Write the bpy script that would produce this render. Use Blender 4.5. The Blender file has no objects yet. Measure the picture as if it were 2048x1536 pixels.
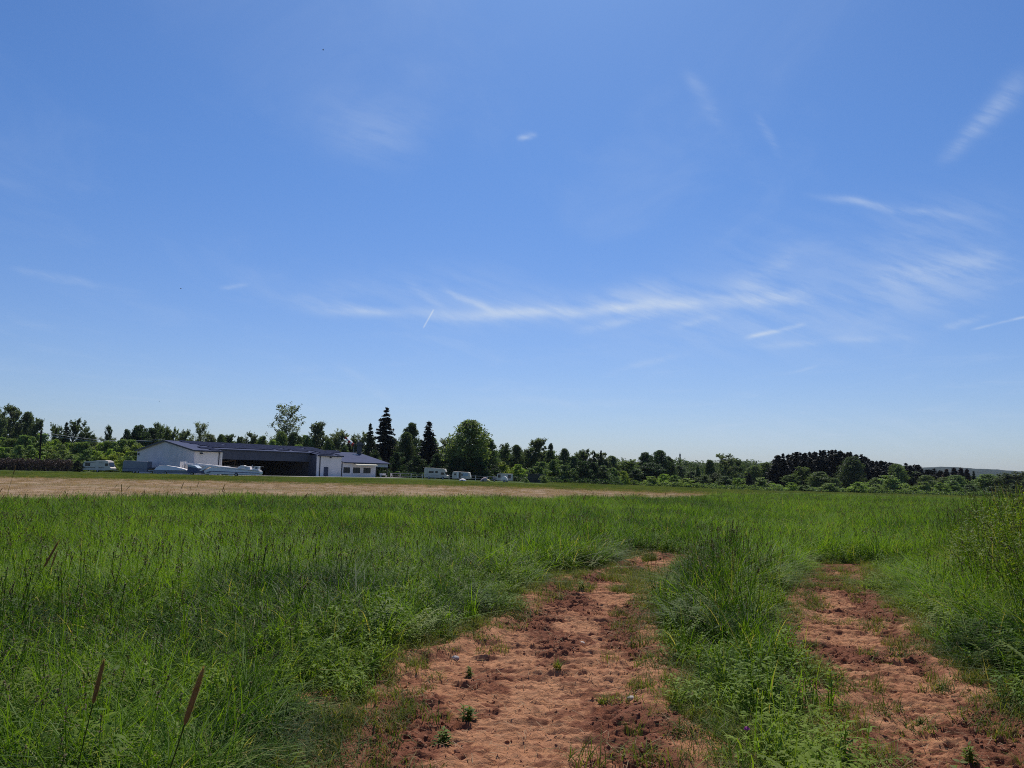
import bpy, bmesh, math, random
import numpy as np
from mathutils import Vector, Matrix, Euler

random.seed(7)
RNG = np.random.default_rng(11)
R = math.radians
S = bpy.context.scene
COL = S.collection

# ------------------------------------------------------------------ camera
F = 1538.0                      # focal length in pixels of the 2048 px wide frame
EYE = Vector((0.0, 0.0, 1.5))
PITCH, ROLL = math.atan(180.0 / F), R(1.2)
cam_rot = Euler((R(90) + PITCH, 0, 0)).to_matrix() @ Matrix.Rotation(ROLL, 3, 'Z')
cd = bpy.data.cameras.new("camera")
cd.sensor_width = 36.0
cd.lens = 36.0 * F / 2048.0
cd.clip_start, cd.clip_end = 0.05, 30000.0
cam = bpy.data.objects.new("camera", cd)
cam.matrix_world = Matrix.Translation(EYE) @ cam_rot.to_4x4()
COL.objects.link(cam)
S.camera = cam

# ------------------------------------------------------------------ light
SUN_EL, SUN_AZ = R(53), R(4)    # azimuth from +Y towards +X
sun_dir = Vector((math.sin(SUN_AZ) * math.cos(SUN_EL), math.cos(SUN_AZ) * math.cos(SUN_EL), math.sin(SUN_EL)))
sl = bpy.data.lights.new("sun", 'SUN')
sl.energy, sl.angle, sl.color = 4.4, R(0.53), (1.0, 0.955, 0.88)
so = bpy.data.objects.new("sun", sl)
so.rotation_euler = sun_dir.to_track_quat('Z', 'Y').to_euler()
COL.objects.link(so)
S.view_settings.view_transform = 'Standard'
S.view_settings.look = 'None'
S.view_settings.exposure = 0.0
S.view_settings.gamma = 1.0
S.render.engine = 'CYCLES'
S.cycles.max_bounces = 5
S.cycles.diffuse_bounces = 3
S.cycles.transparent_max_bounces = 6
S.cycles.use_denoising = False
S.cycles.pixel_filter_type = 'BLACKMAN_HARRIS'
S.cycles.filter_width = 1.0


def pix_dir(px, py):
    return (cam_rot @ Vector(((px - 1024.0) / F, -(py - 768.0) / F, -1.0)))


def at_depth(px, py, Y):
    """the point on the sight line through a photo pixel that lies Y metres ahead"""
    d = pix_dir(px, py)
    return EYE + d * (Y / d.y)


# ------------------------------------------------------------------ node helpers
class NT:
    def __init__(self, tree):
        self.t = tree

    def n(self, kind, **kw):
        nd = self.t.nodes.new(kind)
        for k, v in kw.items():
            setattr(nd, k, v)
        return nd

    def link(self, a, b):
        self.t.links.new(a, b)

    def put(self, sock, v):
        if isinstance(v, bpy.types.NodeSocket):
            self.link(v, sock)
        else:
            sock.default_value = v

    def m(self, op, a, b=0.0, c=0.0, clamp=False):
        nd = self.n('ShaderNodeMath', operation=op, use_clamp=clamp)
        self.put(nd.inputs[0], a)
        self.put(nd.inputs[1], b)
        self.put(nd.inputs[2], c)
        return nd.outputs[0]

    def mix(self, fac, a, b, mode='MIX'):
        nd = self.n('ShaderNodeMix', data_type='RGBA', blend_type=mode)
        self.put(nd.inputs[0], fac)
        self.put(nd.inputs[6], a)
        self.put(nd.inputs[7], b)
        return nd.outputs[2]

    def ss(self, v, lo, hi, a=0.0, b=1.0):
        nd = self.n('ShaderNodeMapRange', interpolation_type='SMOOTHSTEP')
        self.put(nd.inputs[0], v)
        nd.inputs[1].default_value, nd.inputs[2].default_value = lo, hi
        nd.inputs[3].default_value, nd.inputs[4].default_value = a, b
        return nd.outputs[0]

    def noise(self, vec, scale, detail=4.0, rough=0.55, dist=0.0, dims='3D'):
        nd = self.n('ShaderNodeTexNoise', noise_dimensions=dims)
        if vec is not None:
            self.link(vec, nd.inputs['Vector'])
        nd.inputs['Scale'].default_value = scale
        nd.inputs['Detail'].default_value = detail
        nd.inputs['Roughness'].default_value = rough
        nd.inputs['Distortion'].default_value = dist
        return nd.outputs['Fac']

    def comb(self, x, y, z):
        nd = self.n('ShaderNodeCombineXYZ')
        self.put(nd.inputs[0], x)
        self.put(nd.inputs[1], y)
        self.put(nd.inputs[2], z)
        return nd.outputs[0]


def rgb(*c):
    return (c[0], c[1], c[2], 1.0)


# ------------------------------------------------------------------ sky
W = bpy.data.worlds.new("World")
S.world = W
W.use_nodes = True
W.node_tree.nodes.clear()
k = NT(W.node_tree)
SKY_STRENGTH = 0.1
sky = k.n('ShaderNodeTexSky', sky_type='NISHITA', sun_disc=False)
sky.sun_elevation = SUN_EL
sky.sun_rotation = SUN_AZ
sky.altitude = 200.0
sky.air_density, sky.dust_density, sky.ozone_density = 1.0, 0.6, 2.0
tc = k.n('ShaderNodeTexCoord')
sep = k.n('ShaderNodeSeparateXYZ')
k.link(tc.outputs['Generated'], sep.inputs[0])
dx, dy, dz = sep.outputs
ahead = k.ss(dy, 0.02, 0.2)
dys = k.m('MAXIMUM', dy, 0.05)
A = k.m('DIVIDE', dx, dys)
B = k.m('DIVIDE', dz, dys)
ab = k.comb(A, B, 0.0)
# wind-drawn warp shared by all cirrus
wn = k.n('ShaderNodeTexNoise', noise_dimensions='2D')
k.link(ab, wn.inputs['Vector'])
wn.inputs['Scale'].default_value = 7.0
wn.inputs['Detail'].default_value = 5.0
wc = k.n('ShaderNodeSeparateColor')
k.link(wn.outputs['Color'], wc.inputs[0])
WA = k.m('SUBTRACT', wc.outputs[0], 0.5)
WB = k.m('SUBTRACT', wc.outputs[1], 0.5)
# fibrous grain drawn out along the wind
gu = k.m('MULTIPLY_ADD', A, 0.95, k.m('MULTIPLY', B, -0.31))
gv = k.m('MULTIPLY_ADD', A, 0.31, k.m('MULTIPLY', B, 0.95))
GRAIN = k.noise(k.comb(k.m('MULTIPLY_ADD', WA, .3, k.m('MULTIPLY', gu, 9.0)), k.m('MULTIPLY_ADD', WB, .5, k.m('MULTIPLY', gv, 45.0)), 1.7), 1.0, 6.0, 0.62)


def sky_ab(px, py):
    d = pix_dir(px, py)
    return d.x / d.y, d.z / d.y


cloud = None


def streak(p0, p1, wpx, amt, warp=1.0, frag=0.5, ends=0.25, grain=(5.0, 40.0), taper=0.0):
    """a cirrus band or contrail between two directions of the sky"""
    global cloud
    a0, b0 = sky_ab(*p0)
    a1, b1 = sky_ab(*p1)
    L = math.hypot(a1 - a0, b1 - b0)
    c, s = (a1 - a0) / L, (b1 - b0) / L
    w = wpx / F
    A_ = A if cloud is None else k.m('MULTIPLY_ADD', cloud, 1e-9, A)     # one streak after the other: keeps the node stack small
    B_ = B if cloud is None else k.m('MULTIPLY_ADD', cloud, 1e-9, B)
    da = k.m('SUBTRACT', k.m('MULTIPLY_ADD', WA, 0.09 * warp, A_), a0)
    db = k.m('SUBTRACT', k.m('MULTIPLY_ADD', WB, 0.09 * warp, B_), b0)
    u = k.m('DIVIDE', k.m('MULTIPLY_ADD', da, c, k.m('MULTIPLY', db, s)), L)
    v = k.m('DIVIDE', k.m('SUBTRACT', k.m('MULTIPLY', db, c), k.m('MULTIPLY', da, s)), w)
    if taper:
        v = k.m('DIVIDE', v, k.m('MAXIMUM', k.m('MULTIPLY_ADD', u, taper, 1.0 - taper), 0.15))
    g = k.m('EXPONENT', k.m('MULTIPLY', k.m('MULTIPLY', v, v), -1.0))
    e = k.m('MULTIPLY', k.ss(u, -0.02, ends), k.ss(u, 1.02, 1.0 - ends))
    f = k.m('MULTIPLY', k.m('MULTIPLY', g, e), amt)
    if frag:
        f = k.m('MULTIPLY', f, k.ss(GRAIN, 0.30, 0.68, 1.0 - frag, 1.0 + frag))
    cloud = f if cloud is None else k.m('ADD', cloud, f)


# the long band, bowed slightly downwards, with wisps combed up to the left
for p0, p1, w, am in [((560, 622), (1010, 634), 11, .26), ((880, 637), (1340, 609), 12, .42), ((1160, 618), (1660, 594), 14, .40), ((740, 640), (1600, 586), 36, .15), ((1280, 560), (2100, 470), 90, .06), ((1080, 700), (1960, 640), 70, .06), ((1700, 470), (2100, 420), 60, .05), ((1240, 660), (2100, 560), 64, .07), ((540, 596), (1100, 556), 44, .07), ((1200, 860), (2200, 876), 46, .10),
                      ((1010, 632), (872, 572), 6, .24), ((900, 628), (800, 560), 8, .10), ((800, 632), (560, 596), 11, .13),
                      ((1125, 664), (1350, 626), 9, .16), ((1330, 660), (1470, 630), 8, .13), ((1440, 560), (1660, 612), 24, .15), ((1170, 590), (1400, 566), 26, .09),
                      ((1460, 575), (1610, 500), 18, .08), ((1690, 558), (2090, 505), 28, .15), ((1700, 596), (2090, 550), 36, .08), ((1590, 388), (1960, 442), 8, .20),
                      ((1350, 110), (1458, 278), 16, .08), ((1512, 222), (1572, 318), 9, .12), ((600, 190), (870, 330), 60, .045), ((640, 330), (900, 220), 46, .04),
                      ((0, 536), (210, 582), 7, .15), ((425, 578), (500, 566), 5, .15), ((1860, 662), (2000, 627), 7, .16), ((1480, 706), (1860, 664), 7, .11),
                      ((1190, 752), (1390, 710), 6, .09), ((660, 720), (800, 815), 9, .09), ((880, 798), (1320, 806), 10, .09), ((1570, 755), (1645, 736), 3, .14)]:
    streak(p0, p1, w, am, warp=.28, frag=.3 if am > .25 else .8, ends=.35)
streak((1865, 345), (2075, 130), 27, .20, warp=.25, frag=.6, taper=.45, ends=.35)
streak((1486, 678), (1618, 648), 4.5, .34, warp=.08, frag=.6, ends=.2)
streak((846, 657), (868, 618), 1.5, .5, warp=0, frag=0, ends=.1)
streak((1940, 660), (2090, 626), 2.6, .30, warp=.05, frag=.5, ends=.15)
streak((1030, 274), (1076, 261), 6, .28, warp=.25, frag=.7, ends=.45)
# faint overall veil of cirrus, as a flat high layer
dzs = k.m('MAXIMUM', dz, 0.04)
veil_n = k.noise(k.comb(k.m('DIVIDE', dx, dzs), k.m('MULTIPLY', k.m('DIVIDE', dy, dzs), 0.55), 3.0), 1.3, 6.0, 0.6, 0.6)
veil = k.m('MULTIPLY', k.ss(veil_n, 0.48, 0.82), 0.12)
cloud = k.m('ADD', cloud, veil)
cloud = k.m('MULTIPLY', k.m('MULTIPLY', cloud, ahead), 1.0, clamp=True)
low = k.ss(dz, 0.42, 0.0)
tint = k.mix(low, rgb(.438, .695, 1.05), rgb(.615, .708, .950))
skyc = k.mix(1.0, sky.outputs[0], tint, 'MULTIPLY')
skyc = k.mix(cloud, skyc, rgb(5.9, 6.9, 8.4))
bg = k.n('ShaderNodeBackground')
k.link(skyc, bg.inputs[0])
bg.inputs[1].default_value = SKY_STRENGTH
wo = k.n('ShaderNodeOutputWorld')
k.link(bg.outputs[0], wo.inputs[0])


# ------------------------------------------------------------------ numpy helpers
def smooth(a, b, x):
    t = np.clip((np.asarray(x, float) - a) / (b - a), 0, 1)
    return t * t * (3 - 2 * t)


def vnoise(x, y, seed=0):
    x = np.asarray(x, float)
    y = np.asarray(y, float)
    xi, yi = np.floor(x).astype(np.int64), np.floor(y).astype(np.int64)
    fx, fy = x - xi, y - yi
    fx, fy = fx * fx * (3 - 2 * fx), fy * fy * (3 - 2 * fy)

    def h(i, j):
        n = (i * 374761393 + j * 668265263 + seed * 974634777) & 0xFFFFFFFF
        n = ((n ^ (n >> 13)) * 1274126177) & 0xFFFFFFFF
        n = ((n ^ (n >> 15)) * 2246822519) & 0xFFFFFFFF
        return ((n ^ (n >> 16)) & 0xFFFFFF) / float(0xFFFFFF)
    a, b, c, d = h(xi, yi), h(xi + 1, yi), h(xi, yi + 1), h(xi + 1, yi + 1)
    return (a * (1 - fx) + b * fx) * (1 - fy) + (c * (1 - fx) + d * fx) * fy


def fbm(x, y, seed=0, octv=4, gain=0.5):
    s, a, t = 0.0, 1.0, 0.0
    for o in range(octv):
        s = s + a * vnoise(x * 2 ** o + 17.3 * o, y * 2 ** o - 9.1 * o, seed + o)
        t += a
        a *= gain
    return s / t


def mesh_np(name, v, quads, mats, mat_idx=None, attrs=None, smooth_shade=False):
    me = bpy.data.meshes.new(name)
    v = np.asarray(v, np.float32)
    q = np.asarray(quads, np.int32)
    kq = q.shape[1]
    me.vertices.add(len(v))
    me.vertices.foreach_set('co', v.ravel())
    me.loops.add(q.size)
    me.loops.foreach_set('vertex_index', q.ravel())
    me.polygons.add(len(q))
    me.polygons.foreach_set('loop_start', np.arange(0, q.size, kq, dtype=np.int32))
    for m in mats:
        me.materials.append(m)
    if mat_idx is not None:
        me.polygons.foreach_set('material_index', np.asarray(mat_idx, np.int32))
    for an, av in (attrs or {}).items():
        at = me.attributes.new(an, 'FLOAT', 'POINT')
        at.data.foreach_set('value', np.asarray(av, np.float32))
    if smooth_shade:
        me.polygons.foreach_set('use_smooth', np.ones(len(q), bool))
    me.update(calc_edges=True)
    return me


def terrain(x, y):
    x = np.asarray(x, float)
    y = np.asarray(y, float)
    d = np.hypot(x, y)
    w = smooth(-0.2, 0.4, x / np.maximum(y, 1.0)) * (y > 0)
    z = -3.0 * np.clip(d - 60, 0, 500) / 260 * w
    bank = x - (0.42 * y + 1.1)
    z = z + 0.32 * smooth(0.2, 2.2, bank) * smooth(1, 4, y) * (1 - smooth(14, 30, y))
    z = z + 0.06 * (fbm(x * .35, y * .35, 5, 3) - .5) * (1 - smooth(20, 60, d))
    return z


def tz(x, y):
    return float(terrain(np.array([x]), np.array([y]))[0])


def ground_hit(px, py):
    d = pix_dir(px, py)
    t = 1.0
    for _ in range(4000):
        p = EYE + d * t
        if p.z <= tz(p.x, p.y):
            return p
        t += 0.02 * max(1, t * .05)
    return p


def flat_hit(px, py):
    d = pix_dir(px, py)
    t = -EYE.z / d.z
    return (EYE.x + d.x * t, EYE.y + d.y * t)


# ------------------------------------------------------------------ object helpers
def tag(o, label=None, cat=None, group=None, kind=None):
    if label:
        o['label'] = label
    if cat:
        o['category'] = cat
    if group:
        o['group'] = group
    if kind:
        o['kind'] = kind
    return o


def link(name, data, parent=None, loc=None, rot=None, scale=None):
    o = bpy.data.objects.new(name, data)
    COL.objects.link(o)
    if parent:
        o.parent = parent
    if loc is not None:
        o.location = loc
    if rot is not None:
        o.rotation_euler = rot
    if scale is not None:
        o.scale = scale
    return o


def thing(name, label, cat, loc=(0, 0, 0), rz=0.0, group=None):
    o = link(name, None, None, loc, (0, 0, rz))
    o.empty_display_size = 0.2
    return tag(o, label, cat, group)


def obj(name, bm, mat, parent=None, bev=0.0, sm=False):
    if bev:
        bmesh.ops.bevel(bm, geom=bm.edges[:], offset=bev, segments=2, affect='EDGES', profile=0.5)
    bmesh.ops.recalc_face_normals(bm, faces=bm.faces[:])
    if sm:
        for f in bm.faces:
            f.smooth = True
    me = bpy.data.meshes.new(name)
    bm.to_mesh(me)
    bm.free()
    me.materials.append(mat)
    return link(name, me, parent)


def box(bm, x0, x1, y0, y1, z0, z1):
    vs = [bm.verts.new(p) for p in ((x0, y0, z0), (x1, y0, z0), (x1, y1, z0), (x0, y1, z0), (x0, y0, z1), (x1, y0, z1), (x1, y1, z1), (x0, y1, z1))]
    for f in ((0, 3, 2, 1), (4, 5, 6, 7), (0, 1, 5, 4), (1, 2, 6, 5), (2, 3, 7, 6), (3, 0, 4, 7)):
        bm.faces.new([vs[i] for i in f])
    return bm


def prism(bm, prof, y0, y1, inset=0.0):
    """profile of (x, z) points swept across y"""
    zm = (min(p[1] for p in prof) + max(p[1] for p in prof)) / 2
    a = [bm.verts.new((x, y0 + (inset if z > zm else 0), z)) for x, z in prof]
    b = [bm.verts.new((x, y1 - (inset if z > zm else 0), z)) for x, z in prof]
    bm.faces.new(a)
    bm.faces.new(b[::-1])
    n = len(prof)
    for i in range(n):
        j = (i + 1) % n
        bm.faces.new((a[j], a[i], b[i], b[j]))
    return bm


def tube(bm, pts, radii, n=8, cap=True):
    pts = [Vector(p) for p in pts]
    rings = []
    for i, p in enumerate(pts):
        t = (pts[min(i + 1, len(pts) - 1)] - pts[max(i - 1, 0)]).normalized()
        s = t.cross(Vector((0, 0, 1)))
        if s.length < 1e-3:
            s = t.cross(Vector((0, 1, 0)))
        s.normalize()
        u = s.cross(t)
        rings.append([bm.verts.new(p + (s * math.cos(2 * math.pi * q / n) + u * math.sin(2 * math.pi * q / n)) * radii[i]) for q in range(n)])
    for a, b in zip(rings, rings[1:]):
        for q in range(n):
            bm.faces.new((a[q], a[(q + 1) % n], b[(q + 1) % n], b[q]))
    if cap:
        bm.faces.new(rings[0][::-1])
        bm.faces.new(rings[-1])
    return bm


def B_():
    return bmesh.new()


# ------------------------------------------------------------------ materials
def mat(name, build):
    m = bpy.data.materials.new(name)
    m.use_nodes = True
    m.node_tree.nodes.clear()
    t = NT(m.node_tree)
    out = t.n('ShaderNodeOutputMaterial')
    sh = build(t)
    t.link(sh, out.inputs[0])
    return m


def principled(t, col, rough=0.6, spec=0.3, metal=0.0, normal=None):
    p = t.n('ShaderNodeBsdfPrincipled')
    t.put(p.inputs['Base Color'], col)
    t.put(p.inputs['Roughness'], rough)
    p.inputs['Specular IOR Level'].default_value = spec
    p.inputs['Metallic'].default_value = metal
    if normal is not None:
        t.link(normal, p.inputs['Normal'])
    return p.outputs[0]


def bump(t, h, strength=0.5, dist=0.02):
    b = t.n('ShaderNodeBump')
    b.inputs['Strength'].default_value = strength
    b.inputs['Distance'].default_value = dist
    t.link(h, b.inputs['Height'])
    return b.outputs[0]


def paint(name, c, rough=0.45, spec=0.4, dirt=0.25, scale=1.5, metal=0.0):
    def b(t):
        tcn = t.n('ShaderNodeTexCoord')
        n = t.noise(tcn.outputs['Object'], scale, 6, .6)
        d = t.ss(n, 0.45, 0.75)
        col = t.mix(t.m('MULTIPLY', d, dirt), rgb(*c), rgb(c[0] * .45, c[1] * .45, c[2] * .4))
        return principled(t, col, rough, spec, metal)
    return mat(name, b)


def corrugated(name, c, pitch, axis=0, rough=0.45, spec=0.4, metal=0.0, amp=0.03):
    def b(t):
        tcn = t.n('ShaderNodeTexCoord')
        sx = t.n('ShaderNodeSeparateXYZ')
        t.link(tcn.outputs['Object'], sx.inputs[0])
        wv = t.m('SINE', t.m('MULTIPLY', sx.outputs[axis], 2 * math.pi / pitch))
        n = t.noise(tcn.outputs['Object'], 0.5, 5, .6)
        col = t.mix(t.m('MULTIPLY', t.ss(n, 0.4, 0.75), .35), rgb(*c), rgb(c[0] * .6, c[1] * .58, c[2] * .55))
        return principled(t, col, rough, spec, metal, bump(t, wv, .8, amp))
    return mat(name, b)


def leaf_shader(t, col, trans=0.4, rough=0.5, spec=0.3, tint=(1.25, 1.3, 0.6)):
    p = t.n('ShaderNodeBsdfPrincipled')
    t.link(col, p.inputs['Base Color'])
    p.inputs['Roughness'].default_value = rough if spec > .3 else .6
    p.inputs['Specular IOR Level'].default_value = spec
    tr = t.n('ShaderNodeBsdfTranslucent')
    t.link(t.mix(1.0, col, rgb(*tint), 'MULTIPLY'), tr.inputs[0])
    mx = t.n('ShaderNodeMixShader')
    mx.inputs[0].default_value = trans
    t.link(p.outputs[0], mx.inputs[1])
    t.link(tr.outputs[0], mx.inputs[2])
    return mx.outputs[0]


def tree_leaf(t):
    oi = t.n('ShaderNodeObjectInfo')
    g = t.n('ShaderNodeNewGeometry')
    n = t.noise(g.outputs['Position'], 0.35, 3, .6)
    r = t.n('ShaderNodeAttribute', attribute_name='rnd')
    v = t.m('MULTIPLY_ADD', r.outputs['Fac'], 0.7, t.m('MULTIPLY_ADD', n, 0.9, 0.25))
    vv = t.comb(v, v, v)
    return leaf_shader(t, t.mix(1.0, oi.outputs['Color'], vv, 'MULTIPLY'), 0.45, 0.55, 0.25, (1.2, 1.3, .6))


M_LEAF = mat("tree_leaves", tree_leaf)


def needle(t):
    oi = t.n('ShaderNodeObjectInfo')
    r = t.n('ShaderNodeAttribute', attribute_name='rnd')
    v = t.m('MULTIPLY_ADD', r.outputs['Fac'], 0.8, 0.6)
    return leaf_shader(t, t.mix(1.0, oi.outputs['Color'], t.comb(v, v, v), 'MULTIPLY'), 0.12, 0.6, 0.2, (1, 1, .6))


M_NEEDLE = mat("conifer_needles", needle)
M_BARK = paint("bark", (0.09, 0.07, 0.055), 0.9, 0.1, .6, 3)


def grass_mat(name, dark, light, dry, dry_amt=0.08, trans=0.42, big=0.25, spec=0.45):
    def b(t):
        g = t.n('ShaderNodeNewGeometry')
        n1 = t.noise(g.outputs['Position'], big, 4, .6)
        n2 = t.noise(g.outputs['Position'], 1.6, 3, .6)
        r = t.n('ShaderNodeAttribute', attribute_name='rnd')
        oi = t.n('ShaderNodeObjectInfo')
        f = t.m('MULTIPLY_ADD', r.outputs['Fac'], .5, t.m('MULTIPLY_ADD', t.m('SUBTRACT', n1, .5), 3.0, t.m('MULTIPLY_ADD', n2, 1.3, -.35)))
        c = t.mix(t.ss(f, 0.1, 0.85), rgb(*dark), rgb(*light))
        q = t.m('MULTIPLY_ADD', oi.outputs['Random'], .25, r.outputs['Fac'])
        c = t.mix(t.ss(q, 1.16 - dry_amt * 3, 1.25 - dry_amt), c, rgb(*dry))
        return leaf_shader(t, c, trans, 0.38, spec, (1.35, 1.35, .55))
    return mat(name, b)


M_GRASS = grass_mat("grass_blades", (.022, .062, .006), (.158, .268, .020), (.36, .30, .11), .06, .48, spec=.22)
M_GRASS_FAR = grass_mat("far_blades", (.042, .104, .010), (.155, .258, .028), (.27, .23, .09), .06, .46, .2, .12)
M_SHORT = grass_mat("mown_blades", (.050, .080, .020), (.125, .165, .045), (.24, .20, .09), .08, .4, .1, 0.0)
M_GRASS_PALE = grass_mat("verge_blades", (.06, .095, .016), (.14, .175, .03), (.24, .18, .075), .13, spec=.12)
M_STRAW = grass_mat("dry_stubble", (.25, .168, .10), (.36, .25, .155), (.42, .31, .20), .1, .3, spec=0.0)
M_SEED = grass_mat("seed_heads", (.085, .068, .036), (.14, .11, .06), (.18, .14, .08), .1, .25, spec=.1)
M_FOX = grass_mat("foxtail_fur", (.22, .155, .07), (.34, .25, .12), (.38, .28, .14), .1, .4, spec=.05)
M_HERB = grass_mat("herb_leaves", (.065, .115, .012), (.17, .225, .022), (.14, .16, .03), .05, .45, spec=.15)
M_CLOVER = grass_mat("clover_leaves", (.085, .155, .014), (.20, .275, .026), (.1, .12, .03), .03, .4, spec=.1)


def soil_shader(clod):
    def soil(t):
        g = t.n('ShaderNodeNewGeometry')
        p = g.outputs['Position']
        mo = t.n('ShaderNodeAttribute', attribute_name='moist').outputs['Fac']
        n1 = t.noise(p, 1.4, 5, .6, .4)
        n2 = t.noise(p, 19.0, 6, .72)
        n3 = t.noise(p, 70.0, 4, .7)
        f = t.m('MULTIPLY_ADD', n1, .5, t.m('MULTIPLY', n2, .5))
        if clod:
            c = t.mix(t.ss(f, .3, .7), rgb(.22, .092, .052), rgb(.36, .165, .095))
        else:
            c = t.mix(t.ss(f, .38, .62), rgb(.36, .158, .080), rgb(.48, .236, .122))
            c = t.mix(t.ss(t.m('ADD', mo, t.m('MULTIPLY', t.m('SUBTRACT', n2, .5), .8)), .25, .85), c, rgb(.20, .076, .042))
        c = t.mix(t.m('MULTIPLY', t.ss(n3, .56, .72), .45), c, rgb(.17, .08, .05))
        gr = t.ss(t.noise(p, 260.0, 2, .5), .66, .74)
        c = t.mix(t.m('MULTIPLY', gr, .4), c, rgb(.5, .36, .25))
        h = t.m('MULTIPLY_ADD', n3, .4, t.m('MULTIPLY_ADD', t.noise(p, 170., 3, .6), .25, n2))
        return principled(t, c, .95, .1, 0, bump(t, h, .8, .025))
    return soil


M_CLOD = mat("clod_soil", soil_shader(True))
M_SOIL = mat("red_soil", soil_shader(False))


def ground_m(t):
    g = t.n('ShaderNodeNewGeometry')
    p = g.outputs['Position']
    sx = t.n('ShaderNodeSeparateXYZ')
    t.link(p, sx.inputs[0])
    stretched = t.comb(t.m('MULTIPLY', sx.outputs[0], .25), sx.outputs[1], 0.0)
    n1 = t.noise(p, .08, 5, .6)
    n2 = t.noise(stretched, .9, 6, .65)
    n3 = t.noise(p, 7.0, 5, .65)
    c = t.mix(t.ss(t.m('MULTIPLY_ADD', n1, .5, t.m('MULTIPLY', n2, .5)), .35, .65), rgb(.040, .078, .014), rgb(.085, .115, .026))
    near = t.ss(t.n('ShaderNodeVectorMath', operation='LENGTH').outputs['Value'], 0, 1)
    vl = t.n('ShaderNodeVectorMath', operation='LENGTH')
    t.link(p, vl.inputs[0])
    soilc = t.mix(t.ss(n3, .35, .65), rgb(.20, .10, .055), rgb(.36, .18, .10))
    c = t.mix(t.ss(vl.outputs['Value'], 14, 32), soilc, c)
    return principled(t, c, .95, .1, 0, bump(t, t.m('ADD', n3, t.m('MULTIPLY', n2, 3.0)), .8, .12))


M_GROUND = mat("meadow_ground", ground_m)


def strip_m(t):
    g = t.n('ShaderNodeNewGeometry')
    p = g.outputs['Position']
    sx = t.n('ShaderNodeSeparateXYZ')
    t.link(p, sx.inputs[0])
    st = t.comb(t.m('MULTIPLY', sx.outputs[0], .16), sx.outputs[1], 0.0)
    n1 = t.noise(st, .55, 6, .65)
    n2 = t.noise(p, 2.5, 6, .7)
    n3 = t.noise(st, .12, 3, .5)
    f = t.m('MULTIPLY_ADD', n1, .55, t.m('MULTIPLY', n2, .45))
    c = t.mix(t.ss(f, .36, .62), rgb(.16, .105, .06), rgb(.40, .275, .17))
    c = t.mix(t.m('MULTIPLY', t.ss(n3, .5, .68), .45), c, rgb(.14, .13, .05))
    return principled(t, c, .95, .1, 0, bump(t, t.m('ADD', n2, n1), .9, .15))


M_STRIP = mat("mown_hay", strip_m)
M_CONCRETE = paint("concrete", (.42, .39, .36), .9, .1, .35, .4)
M_HILL = paint("wooded_hill", (.022, .036, .030), .95, .05, .6, .03)
M_STONE = paint("pale_stone", (.52, .46, .40), .85, .2, .5, 9)
M_STONE_GREY = paint("grey_stone", (.38, .34, .32), .85, .2, .5, 9)

# ------------------------------------------------------------------ ground
LEFT_TRACK = [(705, 1700), (738, 1536), (750, 1420), (768, 1345), (810, 1308), (900, 1288), (1000, 1250), (1058, 1200), (1110, 1163), (1180, 1148), (1250, 1122), (1300, 1105),
              (1375, 1112), (1335, 1165), (1295, 1200), (1290, 1240), (1312, 1290), (1302, 1330), (1322, 1400), (1345, 1480), (1375, 1536), (1430, 1700)]
RIGHT_TRACK = [(1900, 1700), (1800, 1536), (1745, 1470), (1705, 1400), (1645, 1350), (1590, 1300), (1563, 1260), (1578, 1210), (1615, 1162), (1645, 1132),
               (1732, 1132), (1722, 1180), (1762, 1210), (1805, 1240), (1855, 1290), (1935, 1350), (1995, 1400), (2060, 1440), (2180, 1536), (2360, 1700)]
LT = np.array([flat_hit(*p) for p in LEFT_TRACK])
RT = np.array([flat_hit(*p) for p in RIGHT_TRACK])


def poly_sd(x, y, P):
    """signed distance to polygon, positive inside"""
    x = np.asarray(x, float)
    y = np.asarray(y, float)
    d = np.full(x.shape, 1e9)
    inside = np.zeros(x.shape, bool)
    n = len(P)
    for i in range(n):
        ax, ay = P[i]
        bx, by = P[(i + 1) % n]
        ex, ey = bx - ax, by - ay
        t = np.clip(((x - ax) * ex + (y - ay) * ey) / (ex * ex + ey * ey + 1e-12), 0, 1)
        d = np.minimum(d, np.hypot(x - ax - t * ex, y - ay - t * ey))
        if ay != by:
            c = ((ay > y) != (by > y)) & (x < ex * (y - ay) / (by - ay) + ax)
            inside ^= c
    return np.where(inside, d, -d)


def track_sd(x, y):
    wob = 0.50 * (fbm(np.asarray(x) * 1.7, np.asarray(y) * 1.7, 21, 4) - .5) + .16 * (fbm(np.asarray(x) * 7.0, np.asarray(y) * 7.0, 23, 2) - .5)
    a = poly_sd(x, y, LT)
    b = poly_sd(x, y, RT)
    return a + wob, b + wob


def cloddy_field(x, y, sd=None):
    c = .85 * smooth(.40, .60, fbm(x * 2.3 + .6 * fbm(x * 4, y * 4, 5, 2), y * 1.0, 95, 4))
    if sd is not None:
        c = np.clip(c + .55 * np.exp(-((sd - .12) / .14) ** 2) * smooth(.35, .6, fbm(x * 2, y * 2, 97, 2)), 0, 1)
    return c


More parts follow.
